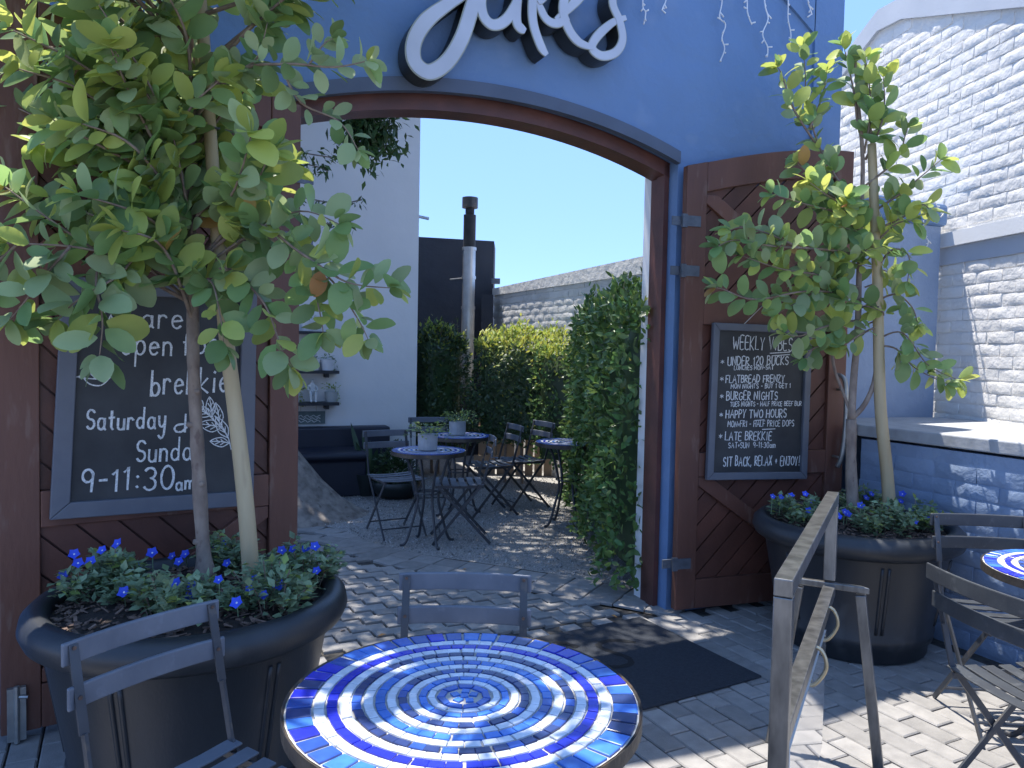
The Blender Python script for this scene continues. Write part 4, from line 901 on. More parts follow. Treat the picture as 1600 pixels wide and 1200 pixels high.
make_table('mosaic_table', 'small mosaic table with a cement pot in the courtyard, nearer the paving', -0.634, 5.93, 0.285, 4, False)
make_table('mosaic_table', 'small mosaic table with a cement pot, farther back in the courtyard', -0.47, 7.02, 0.285, 4, False)
make_table('mosaic_table', 'small mosaic table half hidden behind the big leafy hedge', 0.50, 6.67, 0.285, 4, False)

# steel display stand with a hanging board ------------------------------
sA = gz(1224, 905, 1.0); sB = gz(1302, 768, 1.0); sA.z = sB.z = 0
dS = (sB-sA).normalized(); nS = Vector((dS.y, -dS.x, 0))
st_ = thing('display_stand', 'dark square steel tube stand with hooks and a hanging board', 'stand', (sA+sB)/2)
def sbar(p, q, nm, wd=0.042): mb = MB(); mb.bar(p, q, wd, wd, nS); return mb.build(nm, M['stand'], st_, bevel=0.003)
sbar(sA+UP*0.979, sB+UP*0.979, 'top_rail'); sbar(sA+dS*0.022+UP*0.957, sA+dS*0.022+UP*0.03, 'post'); sbar(sB-dS*0.022+UP*0.957, sB-dS*0.022+UP*0.672, 'post')
sbar(sA+dS*0.045+UP*0.63, sB-dS*0.0+UP*0.63, 'lower_rail')
for e in (sB-dS*0.022, sA+dS*0.022):
    if e is not None:
        t_ = 0.65 if e.y > 2.3 else 0.16
        if e.y > 2.3:
            sbar(e-nS*0.125+UP*t_, e+nS*0.125+UP*t_, 'cross_bar', 0.036)
        for sg_ in (-1, 1):
            sbar(e+nS*(0.108*sg_)+UP*(t_-0.02), e+nS*(0.19*sg_)+UP*0.0, 'splayed_leg', 0.036)
for f_ in (0.48, 0.80):
    p = sA.lerp(sB, f_)+UP*0.61
    mb = MB(); mb.tube(smooth_path([p+nS*0.0+UP*0.03, p+nS*0.035+UP*0.02, p+nS*0.05-UP*0.03, p+nS*0.02-UP*0.085, p-nS*0.012-UP*0.09, p-nS*0.025-UP*0.07], 4), 0.006, 8); mb.build('hook', M['hook'], st_, smooth=True)
hb = thing('hanging_board', 'glossy pale menu board hanging edge on from the stand hooks', 'board', (sA+sB)/2+UP*0.1)
pA, pB = sA.lerp(sB, 0.12), sA.lerp(sB, 0.84)
mb = MB(); mb.add([p+nS*o+UP*z for p in (pA, pB) for o in (0.004, 0.010) for z in (0.12, 0.54)], [(0,1,3,2),(4,6,7,5),(0,4,5,1),(2,3,7,6),(0,2,6,4),(1,5,7,3)]); mb.build('board_panel', M['acrylic'], hb)
mb = MB()
for f_ in (0.48, 0.80):
    q = sA.lerp(sB, f_); mb.tube([q+nS*0.012+UP*0.535, q-nS*0.012+UP*0.528], 0.004, 6)
mb.build('eyelet', M['hook'], hb)

# flue ------------------------------------------------------------------
fp = gy(733, 400, 10.3)
fl = thing('steel_flue', 'tall stainless steel flue with a sooty cowl rising behind the hedges', 'chimney', (fp.x, 10.3, 0))
def zf(y): return gy(733, y, 10.3).z
TF = Matrix.Translation((fp.x, 10.3, 0))
for a, b, r, m_, nm in ((zf(610), zf(482), 0.088, 'flue', 'flue_pipe'), (zf(480), zf(390), 0.085, 'flue', 'flue_pipe'), (zf(388), zf(336), 0.082, 'soot', 'flue_pipe'), (zf(334), zf(326), 0.06, 'soot', 'cowl_neck'), (zf(325), zf(309), 0.105, 'rim_iron', 'cowl')):
    mb = MB(); mb.lathe([(0.001, a), (r, a), (r, b), (0.001, b)], 20, TF); mb.build(nm, M[m_], fl)
for y in (389, 434, 481):
    mb = MB(); mb.lathe([(0.086, zf(y)-.02), (0.096, zf(y)-.02), (0.096, zf(y)+.02), (0.086, zf(y)+.02)], 20, TF); mb.build('joint_band', M['flue'], fl)
mb = MB(); mb.tube([(fp.x-0.03, 10.33, zf(434)), (fp.x-0.27, 10.6, zf(434))], 0.012, 6); mb.build('wall_bracket', M['galv'], fl)

# built-in bench, shelves -----------------------------------------------
bn = thing('masonry_bench', 'navy painted built-in masonry bench with rounded seat under the shelves', 'bench', HP(-1.2, 0, 0.3))
e0, e1 = -4.2, -0.34
mb = MB(); mb.add([HP(s, z, o) for s in (e0, e1) for o in (0.003, 0.20) for z in (0, 0.66)], [(0,1,3,2),(4,6,7,5),(0,4,5,1),(2,3,7,6),(0,2,6,4),(1,5,7,3)]); mb.build('bench_back', M['navy_bench'], bn, bevel=0.02)
prof = [(0.202,0.0),(0.66,0.0),(0.66,0.36),(0.70,0.39),(0.70,0.43),(0.66,0.455),(0.202,0.455)]; vs = [HP(s, z, o) for s in (e0, e1-0.35) for o, z in prof]; n = len(prof)
mb = MB(); mb.add(vs, [tuple(range(n)), tuple(range(2*n-1, n-1, -1))]+[(i, n+i, n+(i+1) % n, (i+1) % n) for i in range(n)]); mb.build('bench_seat', M['navy_bench'], bn, bevel=0.015)
def house_px(px, py, off=0.0): return on_plane(px, py, PH+NH*off, NH)
shelf_z = {}
for nm, ya, lab in (('a', 519, 'dark wall shelf above the two white pots'), ('b', 579, 'dark wall shelf carrying two white pots'), ('c', 628, 'dark wall shelf with the seated figurine')):
    p0 = house_px(440, ya+1, 0.1); p1 = house_px(528, ya, 0.1); z = p1.z; shelf_z[nm] = z
    s0 = (p0-PH).dot(DH); s1 = (p1-PH).dot(DH)
    r = thing('wall_shelf', lab, 'shelf', HP((s0+s1)/2, z, 0.1))
    hbox(s0-0.3, s1, z-0.032, z, 0.003, 0.20).build('shelf_board', M['shelf'], r)
    for q in (s1-0.12, s0-0.1): hbox(q-0.02, q+0.02, z-0.075, z-0.034, 0.004, 0.15).build('bracket', M['shelf'], r)
def small_leaf_ball(mb, c, r, n, ls, up=0.4, lv=None):
    lv = lv or leaf_mesh(0.6, 0.1, 0.2)
    for i in range(n):
        d = rvec(); d.z = abs(d.z)*up+d.z*(1-up)*0.6; p = Vector(c)+Vector((d.x*r, d.y*r, d.z*r))*rnd(.35,1)
        mb.add(lv[0], lv[1], aim_T(p, d+rvec()*.6+Vector((0,0,.2)), UP+rvec()*.6, ls*rnd(.6,1.2)))
LEAF4 = leaf_mesh(0.55, 0.12, 0.15, ((0,0.1),(0.45,1.0),(1.0,0.08)))
def house_at(px, z, off): 
    # point above a shelf at the given pixel column
    p = house_px(px, 600, off); return Vector((p.x, p.y, z))
def pot_with_plant(px, z, r, h, m_, label, leaf='herb', spread=0.07, nl=60, trailing=False, cat='plant pot'):
    p = house_at(px, z, 0.10); t = thing('plant_pot', label, cat, p)
    mb = MB(); mb.lathe([(0.001,0.0),(r*.78,0.0),(r,h),(r*.9,h),(r*.85,h*.85),(0.001,h*.85)], 20, Matrix.Translation(p+UP*.001)); mb.build('pot', M[m_], t, smooth=False)
    mb = MB(); small_leaf_ball(mb, p+UP*(h+spread*.3), spread, nl, 0.035, lv=LEAF4)
    if trailing:
        for k in range(3):
            a = p+UP*h+DH*rnd(.02,.06)+NH*0.03
            for q in range(10): mb.add(LEAF4[0], LEAF4[1], aim_T(a+DH*(0.004*q)+UP*(-0.016*q+0.02)+rvec()*.012, rvec()+DH*.4-UP*.3, UP+rvec()*.5, 0.03))
    o = mb.build('foliage', M[leaf], t); o['kind'] = 'stuff'; return t
pot_with_plant(489, shelf_z['b'], 0.075, 0.115, 'white_pot', 'white ceramic pot on the shelf, closer to the old trunk', spread=0.06, nl=26)
pot_with_plant(512, shelf_z['b'], 0.08, 0.115, 'white_pot', 'white ceramic pot with trailing greenery at the outer end of the shelf', spread=0.06, nl=30, trailing=True)
pot_with_plant(518, shelf_z['c'], 0.075, 0.11, 'glass_jar', 'pale glass jar with trailing vine at the end of the figurine shelf', 'herb_lime', 0.10, 40, True)
pot_with_plant(462, shelf_z['c'], 0.06, 0.10, 'white_pot', 'little white pot of greenery beside the seated figurine', 'herb_lime', 0.13, 60, True)
pot_with_plant(480, shelf_z['a'], 0.07, 0.11, 'white_pot', 'white pot on the topmost shelf behind the tree leaves', 'herb', 0.08, 40)
# seated figurine: one skinned body
p = house_at(488, shelf_z['c']+0.002, 0.11)
me = bpy.data.meshes.new('figurine')
J = [(0,0,0.045),(0,0.005,0.10),(0,0.0,0.155),(0,-0.004,0.19),(0,-0.012,0.222),(0.025,-0.07,0.105),(0.022,-0.085,0.012),(-0.025,-0.07,0.11),(-0.02,-0.088,0.012),(0.042,-0.004,0.15),(0.045,-0.05,0.115),(0.01,-0.085,0.105),(-0.042,-0.004,0.15),(-0.045,-0.05,0.12),(-0.008,-0.086,0.11),(0.022,-0.115,0.010),(-0.02,-0.118,0.010)]
E_ = [(0,1),(1,2),(2,3),(3,4),(0,5),(5,6),(0,7),(7,8),(2,9),(9,10),(10,11),(2,12),(12,13),(13,14),(6,15),(8,16)]
me.from_pydata([tuple(DH*a - NH*b + UP*c) for a, b, c in [(q[0]*1.1, q[1]*1.1, q[2]*1.1) for q in J]], E_, []); fo = bpy.data.objects.new('figurine', me); COL.objects.link(fo); fo.location = p
sk = fo.modifiers.new('skin', 'SKIN'); me.materials.append(M['plaster_fig'])
rad = [.036,.032,.032,.014,.028,.017,.011,.017,.011,.013,.010,.009,.013,.010,.009,.008,.008]
if not me.skin_vertices: me.attributes.new('skin', 'FLOAT', 'POINT')
for v_, r_ in zip(me.skin_vertices[0].data, rad): v_.radius = (r_, r_)
me.skin_vertices[0].data[0].use_root = True
sb = fo.modifiers.new('sub', 'SUBSURF'); sb.levels = 2; sb.render_levels = 2
tag(fo, 'small white plaster figurine sitting with drawn up knees on the shelf', 'figurine')
# little hanging plaque
p0, p1 = house_px(459, 643, 0.02), house_px(508, 662, 0.02)
s0, s1 = (p0-PH).dot(DH), (p1-PH).dot(DH)
pq = thing('wall_plaque', 'faded green plaque with pale lettering hung below the shelf', 'plaque', HP((s0+s1)/2, p1.z, 0.02))
hbox(s0, s1, p1.z, p0.z, 0.005, 0.022).build('plaque_board', M['green_sign'], pq)
mb = MB()
for k in range(3):
    P = smooth_path([HP(s0+(s1-s0)*(0.16+0.68*i/10), p1.z+(p0.z-p1.z)*(0.62-0.2*k+0.09*math.sin(i*2.1+k)), 0.0235+0.0004*k) for i in range(11)], 3); ribbon(mb, P, NH, 0.008, 0.0)
mb.build('plaque_lettering', M['chalk'], pq)
for f_ in (0.22, 0.72):
    q = HP(s0+(s1-s0)*f_, p0.z, 0.014); mb = MB(); mb.tube([q, Vector((q.x, q.y, shelf_z['c']-0.03))], 0.003, 6); mb.build('hanging_cord', M['cord'], pq)
# ================================================================ PLANTERS AND PLANTS
def make_pot(label, x, y):
    t = thing('planter_pot', label, 'planter', (x, y, 0)); T = Matrix.Translation((x, y, 0))
    prof = [(0.001,0.0),(0.345,0.0),(0.36,0.012),(0.365,0.07),(0.385,0.085),(0.392,0.13),(0.384,0.145),(0.455,0.535),(0.462,0.545)]
    mb = MB(); mb.lathe(prof, 72, T); mb.build('pot_wall', M['pot'], t, smooth=True)
    pr = [(0.450,0.535),(0.478,0.540),(0.508,0.560),(0.522,0.592),(0.515,0.628),(0.490,0.652),(0.462,0.656),(0.440,0.644),(0.434,0.60),(0.430,0.56)]
    mb = MB(); mb.lathe(pr, 72, T); mb.build('rolled_rim', M['pot'], t, smooth=True)
    for k in range(6):
        a = 2*math.pi*k/6+0.42
        for da in (-0.035, 0.035):
            mb = MB(); P = []
            for i in range(9):
                f_ = i/8; z = 0.165+0.34*f_; r = 0.384+(z-0.145)*0.182; P.append((r*math.cos(a+da), r*math.sin(a+da), z))
            mb.tube(P, 0.008, 6, T); mb.build('rib', M['pot'], t, smooth=True)
    mb = MB(); mb.lathe([(0.436,0.612),(0.3,0.632),(0.001,0.645)], 40, T); mb.build('soil', M['soil'], t)
    mb = MB()
    for i in range(900):
        a = rnd(0, 6.283); r = 0.42*math.sqrt(random.random()); L = rnd(.012,.035)
        mb.box((0,0,0), (L, L*rnd(.25,.5), 0.004), T @ Matrix.Translation((r*math.cos(a), r*math.sin(a), 0.648-0.03*(r/.42)**2+rnd(0,.006))) @ Euler((rnd(-.5,.5), rnd(-.5,.5), rnd(0,6))).to_matrix().to_4x4())
    o = mb.build('bark_mulch', M['bark_chip'], t); o['kind'] = 'stuff'
    return t
PLX, PLY, PRX, PRY = -1.09, 2.64, 1.84, 4.06
make_pot('large black planter with a rolled rim in front of the weekend breakfast chalkboard', PLX, PLY)
make_pot('large black planter with a rolled rim beside the weekly specials door', PRX, PRY)

def flower_mesh():
    vs = [(0,0,0)]; fs = []
    for k in range(10):
        a = 2*math.pi*k/10; r = 1.0 if k % 2 == 0 else 0.72; vs.append((r*math.cos(a), r*math.sin(a), 0.28 if k % 2 == 0 else 0.2))
    fs = [(0, 1+k, 1+(k+1) % 10) for k in range(10)]
    return vs, fs
FLW = flower_mesh()
def bedding(px, py, cx, cy, rad, nleaf, flowers, label, lime=0.15):
    """low clump of small grey-green leaves with blue flowers; flowers given as pixels"""
    base = Vector((cx, cy, 0.625)); t = thing('bedding_plant', label, 'plant', base, group=None)
    stems = [Vector((rnd(-1,1), rnd(-1,1), 0)) for _ in range(26)]
    mbs = {'herb': MB(), 'herb_lime': MB()}; sm = MB()
    for s_ in stems:
        if s_.length > 1: s_.normalize()
        q = base+s_*rad*0.55; tip = base+s_*rad+UP*rnd(0.07, 0.17)*(1.15-0.5*s_.length)
        P = smooth_path([q, q.lerp(tip, .5)+UP*.02, tip], 3); sm.tube(P, 0.0022, 4, cap=False)
        for i in range(int(nleaf*2.2/26)):
            f_ = rnd(.25, 1.0); p = P[int(f_*(len(P)-1))]+rvec()*rnd(.005,.035)
            d = (tip-q).normalized()*.4+rvec(); d.z = abs(d.z)*.6
            key = 'herb_lime' if random.random() < lime*f_ else 'herb'
            mbs[key].add(LEAF4[0], LEAF4[1], aim_T(p, d, UP+rvec()*.5, rnd(.022,.040), 1.25))
    o = sm.build('stems', M['twig'], t); o['kind'] = 'stuff'
    for k, mb in mbs.items():
        if mb.v: o = mb.build('foliage', M[k], t); o['kind'] = 'stuff'
    for fx, fy in flowers:
        z = 0.76; d = ray(fx, fy)
        # keep the flower on the clump: intersect the sight line with the clump's height
        best = min(((gz(fx, fy, zz)-base-UP*0.1).length, zz) for zz in [0.70+0.01*i for i in range(18)])[1]
        p = gz(fx, fy, best)
        v = p-base; v.z = 0
        if v.length > rad*1.25: p = base+v.normalized()*rad*1.2+UP*(best-0.625)
        me = MB(); n = (Vector((rnd(-.5,.5), -0.9, 0.75))).normalized(); T = aim_T(p, n.orthogonal(), n, rnd(.017,.023))
        me.add(FLW[0], FLW[1], T); fo_ = me.build('flower', M['petal'], t)
        e = MB(); e.add([(0.16*math.cos(k), 0.16*math.sin(k), 0.05) for k in [i*1.0472 for i in range(6)]], [(0,1,2,3,4,5)], T); ey = e.build('flower_eye', M['petal_eye'], fo_, world=False)
        pass
        s2 = MB(); s2.tube([p-n*.002, Vector((p.x, p.y, 0.66))-n*.01], 0.0018, 4); so_ = s2.build('flower_stem', M['herb'], fo_, world=False); pass
bedding(0,0, PLX-0.27, PLY+0.02, 0.20, 620, [(122,880),(142,878),(180,872),(184,850),(116,866),(98,900),(195,930),(160,860),(212,888),(238,864)], 'grey-green bedding plant with many blue flowers under the chalkboard corner of the planter')
bedding(0,0, PLX+0.02, PLY-0.24, 0.17, 420, [(300,917),(275,912),(342,906),(297,932)], 'bedding plant spilling over the planter rim behind the slatted chair')
bedding(0,0, PLX+0.30, PLY-0.10, 0.16, 420, [(435,914),(412,930),(390,922),(370,942),(400,905)], 'bedding plant with blue flowers in front of the peeled tree stake')
bedding(0,0, PLX+0.33, PLY+0.20, 0.15, 360, [(478,858),(440,860),(492,854),(495,892),(440,882),(458,858)], 'bedding plant with blue flowers at the gateway side of the planter')
bedding(0,0, PLX-0.02, PLY+0.32, 0.15, 300, [(258,870),(260,882),(340,852),(355,880),(345,850),(290,866)], 'bedding plant behind the young trunk against the brown door')
bedding(0,0, PRX-0.25, PRY+0.02, 0.19, 420, [(1207,776),(1220,777),(1258,772),(1270,784),(1236,775),(1264,798)], 'bedding plant with blue flowers beside the door handle of the specials door')
bedding(0,0, PRX+0.03, PRY-0.22, 0.17, 420, [(1324,803),(1320,800),(1345,790),(1300,806)], 'bedding plant behind the steel display stand')
bedding(0,0, PRX+0.28, PRY-0.10, 0.17, 420, [(1388,797),(1395,800),(1422,804),(1424,823),(1452,812),(1384,790)], 'bedding plant with blue flowers in front of the low blue wall', 0.35)
bedding(0,0, PRX+0.15, PRY+0.25, 0.16, 300, [(1353,778),(1361,772),(1410,772),(1424,785)], 'bedding plant at the back of the planter under the tree stake')

LV = [leaf_mesh(0.60, 0.10, 0.14), leaf_mesh(0.66, 0.06, 0.28), leaf_mesh(0.50, 0.16, 0.05), leaf_mesh(0.68, 0.05, 0.36)]
TREE_VAR = []
for mname in ('leaf', 'leaf_young', 'leaf_sage', 'leaf_orange'):
    for l in LV: TREE_VAR.append((l[0], l[1], M[mname], True))
def leaf_pick(sage, young):
    r = random.random()
    k = 3 if r < 0.005 else (1 if r < 0.005+young else (2 if r < 0.005+young+sage else 0))
    return k*4+random.randrange(4)
CROWN = [Vector((0,0,0))]; DENS = [0.68]
def leafy_twig(ins, wood, P, r0, size, sage, young, dens=0.028, start=0.35):
    dens *= DENS[0]; size *= 1.12
    """alternate leaves along a branch plus a terminal rosette"""
    P = smooth_path(P, 6); n = len(P)
    wood.tube(P, [r0*(1-0.75*i/(n-1)) for i in range(n)], 6)
    acc = 0; ang = rnd(0, 6)
    tot = sum((b-a).length for a, b in zip(P, P[1:])); run = 0
    for a, b in zip(P, P[1:]):
        d = (b-a); L = d.length; run += L
        if L < 1e-6: continue
        d /= L; acc += L
        if run < tot*start: continue
        while acc > dens:
            acc -= dens; ang += 2.4
            s_ = d.orthogonal().normalized(); o_ = Matrix.Rotation(ang, 3, d) @ s_
            ld = (o_*0.85+d*0.55+Vector((0,0,rnd(-.1,.35)))).normalized(); p = a.lerp(b, random.random())
            out = p-CROWN[0]; out.z = 0; out = out.normalized() if out.length > 1e-4 else Vector((0,-1,0))
            nn = (UP*0.55+out*0.6+Vector((0,-0.35,0))+rvec()*0.6)
            ins.append((leaf_pick(sage, young), aim_T(p+ld*0.012, ld, nn, size*rnd(.6,1.22))))
    d = (P[-1]-P[-2]).normalized()
    for k in range(5):
        o_ = Matrix.Rotation(k*1.2566+ang, 3, d) @ d.orthogonal().normalized(); ld = (o_*0.8+d*rnd(.4,1.1)).normalized()
        ins.append((leaf_pick(sage*.4, min(.7, young*2.2)), aim_T(P[-1], ld, UP+rvec()*.6, size*rnd(.6,1.0))))
# ---- left tree -----------------------------------------------------------
TY = 2.74
def L_(px, py, dy=0.0): return gy(px, py, TY+dy)
lt = thing('young_tree', 'young broad-leaved tree growing in the black planter by the weekend breakfast chalkboard', 'tree', Vector((gz(320,893,0.64).x, TY, 0.64)))
tp = smooth_path([gy(321,905,TY), L_(314,800), L_(308,690), L_(302,560), L_(301,420), L_(296,300,0.02), L_(300,150,0.03), L_(292,0,0.03), L_(285,-160,0.02), L_(280,-330,0.0)], 5)
mb = MB(); n = len(tp); mb.tube(tp, [(0.026-0.015*i/(n-1))*(1+rnd(-.07,.09)+(0.5 if i == 0 else 0.28 if i == 1 else 0.1 if i == 2 else 0)) for i in range(n)], 12)
for z_ in (0.82, 1.02, 1.21, 1.36):
    q = min(tp, key=lambda v: abs(v.z-z_)); e_ = q+Vector((rnd(-1,1), -0.8, 0.25)).normalized()*0.034; mb.tube([q, e_], [0.015, 0.009], 8)
mb.build('trunk', M['bark'], lt, smooth=True)
CROWN[0] = Vector((-1.08, 2.85, 2)); wood = MB(); ins = []
def trunk_at(z): return min(tp, key=lambda q: abs(q.z-z))
def grow(target, size=0.098, sage=0.22, young=0.34, dens=0.028, r0=0.008, back=0.35, start=0.35):
    b = trunk_at(max(1.55, target.z-rnd(.15,.45)))
    mid = b.lerp(target, .5)+rvec()*0.06+UP*rnd(0,.08)
    leafy_twig(ins, wood, [b, mid, target], r0, size, sage, young, dens, start)
tg = []
for (x0, x1, y0, y1, n) in ((-40,180,-40,110,9), (100,330,-40,120,8), (-20,200,100,250,9), (150,420,110,250,9), (-40,160,230,350,6), (150,400,230,360,8), (330,470,190,330,4)):
    for _ in range(n): tg.append(L_(rnd(x0,x1), rnd(y0,y1), rnd(-.42,.30)))
for t_ in tg: grow(t_)
# particular limbs seen in the photograph
def limb(px_pts, size=0.095, sage=0.3, young=0.15, dens=0.026, r0=0.008, start=0.3): leafy_twig(ins, wood, [L_(*p) for p in px_pts], r0, size, sage, young, dens, start)
limb([(300,190,0),(370,112,-.1),(450,100,-.2),(520,105,-.25),(575,95,-.28)], 0.075, 0.8, 0.02, 0.034, 0.007)
limb([(370,112,-.1),(402,90,-.15),(418,35,-.18)], 0.075, 0.7, 0.03, 0.03, 0.005, 0.35)
limb([(440,105,-.2),(470,160,-.2),(530,190,-.2),(560,235,-.2)], 0.072, 0.8, 0.05, 0.03, 0.005, 0.2)
limb([(480,105,-.2),(505,70,-.22),(520,60,-.22)], 0.07, 0.8, 0.03, 0.03, 0.004, 0.2)
limb([(301,420,0),(390,350,-.1),(470,395,-.2),(540,440,-.25),(610,450,-.28)], 0.09, 0.25, 0.2, 0.024, 0.007, 0.3)
limb([(470,395,-.2),(520,440,-.2),(560,500,-.22),(575,530,-.22)], 0.085, 0.25, 0.2, 0.024, 0.005, 0.1)
limb([(420,370,-.1),(480,420,-.15),(500,490,-.2),(505,520,-.2)], 0.085, 0.25, 0.2, 0.026, 0.005, 0.2)
limb([(301,440,0),(350,420,-.1),(410,470,-.15),(440,545,-.2),(455,575,-.2)], 0.09, 0.2, 0.2, 0.026, 0.006, 0.3)
limb([(301,450,0),(330,440,-.12),(345,500,-.18),(350,540,-.18)], 0.09, 0.15, 0.2, 0.026, 0.005, 0.3)
limb([(300,430,0),(400,360,-.1),(470,330,-.15),(530,350,-.2)], 0.085, 0.3, 0.2, 0.028, 0.006, 0.4)
limb([(298,380,0),(210,400,-.15),(110,385,-.28),(10,380,-.35)], 0.09, 0.35, 0.15, 0.032, 0.008, 0.35)
limb([(160,392,-.2),(150,440,-.25),(160,500,-.3),(155,560,-.3)], 0.105, 0.5, 0.15, 0.026, 0.006, 0.1)
limb([(110,385,-.28),(70,430,-.32),(40,470,-.35),(15,500,-.35)], 0.10, 0.45, 0.2, 0.028, 0.006, 0.15)
limb([(210,400,-.15),(185,430,-.25),(120,470,-.3),(90,500,-.3)], 0.105, 0.5, 0.15, 0.03, 0.006, 0.2)
limb([(30,380,-.35),(-20,420,-.38),(-60,440,-.4)], 0.09, 0.4, 0.2, 0.03, 0.005, 0.1)
# the crown goes on above the frame and shades the table and paving
for _ in range(60):
    t_ = Vector((-0.95+rnd(-.8,.85), 2.5+rnd(-.75,.6), rnd(2.7,3.8)))
    q_ = proj(t_)
    if q_ and q_[1] > -70 and q_[0] > 380: continue
    grow(t_, 0.10, 0.2, 0.2, 0.034, 0.009, start=0.45)
o = wood.build('branches', M['twig'], lt, smooth=True)
pieces(lt, 'leaf', TREE_VAR, ins, 300, 'crown_leaves')
print('left tree leaves', len(ins))
# stake
stk = thing('tree_stake', 'pale peeled timber pole staking the young tree near the slatted chair', 'stake', Vector((gz(392,905,0.62).x, TY-0.02, 0.62)))
P = smooth_path([gy(394,925,TY-.03), gy(385,800,TY-.02), gy(370,660,TY), gy(355,540,TY+.01), gy(343,410,TY+.01), gy(335,300,TY+.02), gy(318,60,TY+.02), gy(308,-60,TY+.02)], 4); n = len(P)
mb = MB(); mb.tube(P, [0.031-0.011*i/(n-1) for i in range(n)], 12); mb.build('pole', M['stake'], stk, smooth=True)
mb = MB()
for py_, px_ in ((420, 322), (200, 318)):
    c = gy(px_, py_, TY+0.005); mb.tube([c+Vector((0.055*math.cos(a_), 0.035*math.sin(a_), 0.004*math.sin(3*a_))) for a_ in [i*math.pi/8 for i in range(17)]], 0.004, 6)
mb.build('tie', M['metal_frame'], stk)
# ---- right tree ------------------------------------------------------------
TY = 4.16
rt = thing('young_tree', 'slender young tree in the black planter in front of the blue wing wall', 'tree', Vector((gz(1333,795,0.64).x, TY, 0.64)))
tp = smooth_path([gy(1334,812,TY), L_(1330,740), L_(1330,655)], 4)
fork1 = smooth_path([L_(1330,655), L_(1334,590), L_(1340,520), L_(1342,440), L_(1345,340), L_(1348,250), L_(1340,150), L_(1335,80)], 4)
fork2 = smooth_path([L_(1330,655), L_(1352,630,-.02), L_(1368,585,-.02), L_(1371,500,-.02), L_(1369,420,-.02), L_(1366,300,-.02), L_(1360,200,-.02), L_(1352,100,-.02)], 4)
fork3 = smooth_path([L_(1329,645), L_(1318,615,.02), L_(1305,580,.03), L_(1300,555,.03)], 4)
mb = MB(); n = len(tp); mb.tube(tp, [(0.032-0.006*i/(n-1))*(1+rnd(-.06,.08)+(0.4 if i == 0 else 0.2 if i == 1 else 0)) for i in range(n)], 12); mb.tube(fork1, [0.022-0.015*i/(len(fork1)-1) for i in range(len(fork1))], 8); mb.tube(fork2, [0.015-0.010*i/(len(fork2)-1) for i in range(len(fork2))], 8); mb.tube(fork3, 0.008, 6); mb.build('trunk', M['bark'], rt, smooth=True)
CROWN[0] = Vector((1.88, 4.35, 2)); DENS[0] = 0.9; wood = MB(); ins = []; SZ = 0.088
def rl(px_pts, young=0.35, sage=0.12, dens=0.024, r0=0.007, start=0.25, size=SZ): leafy_twig(ins, wood, [L_(*p) for p in px_pts], r0, size, sage, young, dens, start)
rl([(1345,330,0),(1290,250,.05),(1262,170,.08),(1258,110,.08),(1254,72,.08)], .2, .3)
rl([(1275,225,.06),(1240,170,.02),(1222,118,0),(1215,105,0)], .3, .2, .028)
rl([(1265,200,.05),(1285,150,.05),(1292,110,.05)], .3, .2)
rl([(1340,200,0),(1335,150,0),(1325,100,0),(1318,72,0)], .4, .1, .02)
rl([(1350,240,0),(1360,180,-.05),(1358,130,-.05),(1352,90,-.05)], .4, .1, .02)
rl([(1352,250,0),(1375,200,-.05),(1382,160,-.05),(1380,120,-.05)], .4, .1, .022)
rl([(1348,330,0),(1290,300,-.05),(1262,270,-.08),(1245,255,-.08)], .45, .1, .022)
rl([(1347,330,0),(1300,310,-.15),(1265,285,-.2)], .45, .1, .022)
rl([(1345,350,0),(1300,330,-.1),(1255,318,-.18),(1205,303,-.22)], .25, .2, .022)
rl([(1346,400,0),(1290,390,-.15),(1210,385,-.28),(1150,375,-.32),(1122,385,-.34)], .2, .3, .02, .008)
rl([(1250,388,-.22),(1200,365,-.28),(1160,355,-.3),(1140,360,-.3)], .2, .3, .022)
rl([(1344,450,0),(1280,430,-.15),(1220,420,-.25),(1160,400,-.3)], .25, .25, .02)
rl([(1343,460,0),(1260,455,-.2),(1180,468,-.3),(1130,452,-.34),(1118,450,-.34)], .2, .35, .026, .007)
rl([(1343,470,0),(1290,450,-.1),(1250,470,-.2),(1215,490,-.22)], .25, .2, .024)
rl([(1342,500,0),(1290,510,-.15),(1250,525,-.22),(1225,520,-.24)], .25, .3, .022)
rl([(1300,555,.03),(1290,540,-.05),(1270,545,-.1),(1258,560,-.1)], .2, .2, .024)
rl([(1352,290,-.02),(1400,250,-.08),(1415,210,-.1),(1418,200,-.1)], .45, .1, .022)
rl([(1366,330,-.02),(1410,300,-.1),(1440,275,-.15),(1470,250,-.18)], .4, .1, .022)
rl([(1366,360,-.02),(1410,340,-.12),(1440,320,-.18),(1455,330,-.18)], .5, .1, .02)
rl([(1367,380,-.02),(1400,350,-.1),(1425,345,-.15)], .5, .1, .02)
rl([(1369,420,-.02),(1395,390,-.1),(1420,400,-.12),(1418,440,-.14)], .35, .15, .024)
rl([(1370,470,-.02),(1400,460,-.08),(1425,480,-.1),(1435,510,-.12)], .25, .3, .022)
rl([(1371,530,-.02),(1410,520,-.1),(1450,570,-.16),(1500,595,-.2)], .25, .3, .022, .006)
rl([(1371,540,-.02),(1400,545,-.08),(1430,575,-.12),(1480,600,-.18)], .2, .3, .024)
rl([(1371,510,-.02),(1340,525,-.1),(1320,540,-.12)], .25, .2, .03)
for _ in range(9):
    a = rnd(240, 480); rl([(1352,a+30,0),(1352+rnd(-50,45),a+10,rnd(-.12,.12)),(1352+rnd(-85,70),a-10,rnd(-.3,.25))], .38, .15, .026, .005)
wood.build('branches', M['twig'], rt, smooth=True)
pieces(rt, 'leaf', TREE_VAR, ins, 300, 'crown_leaves'); print('right tree leaves', len(ins))
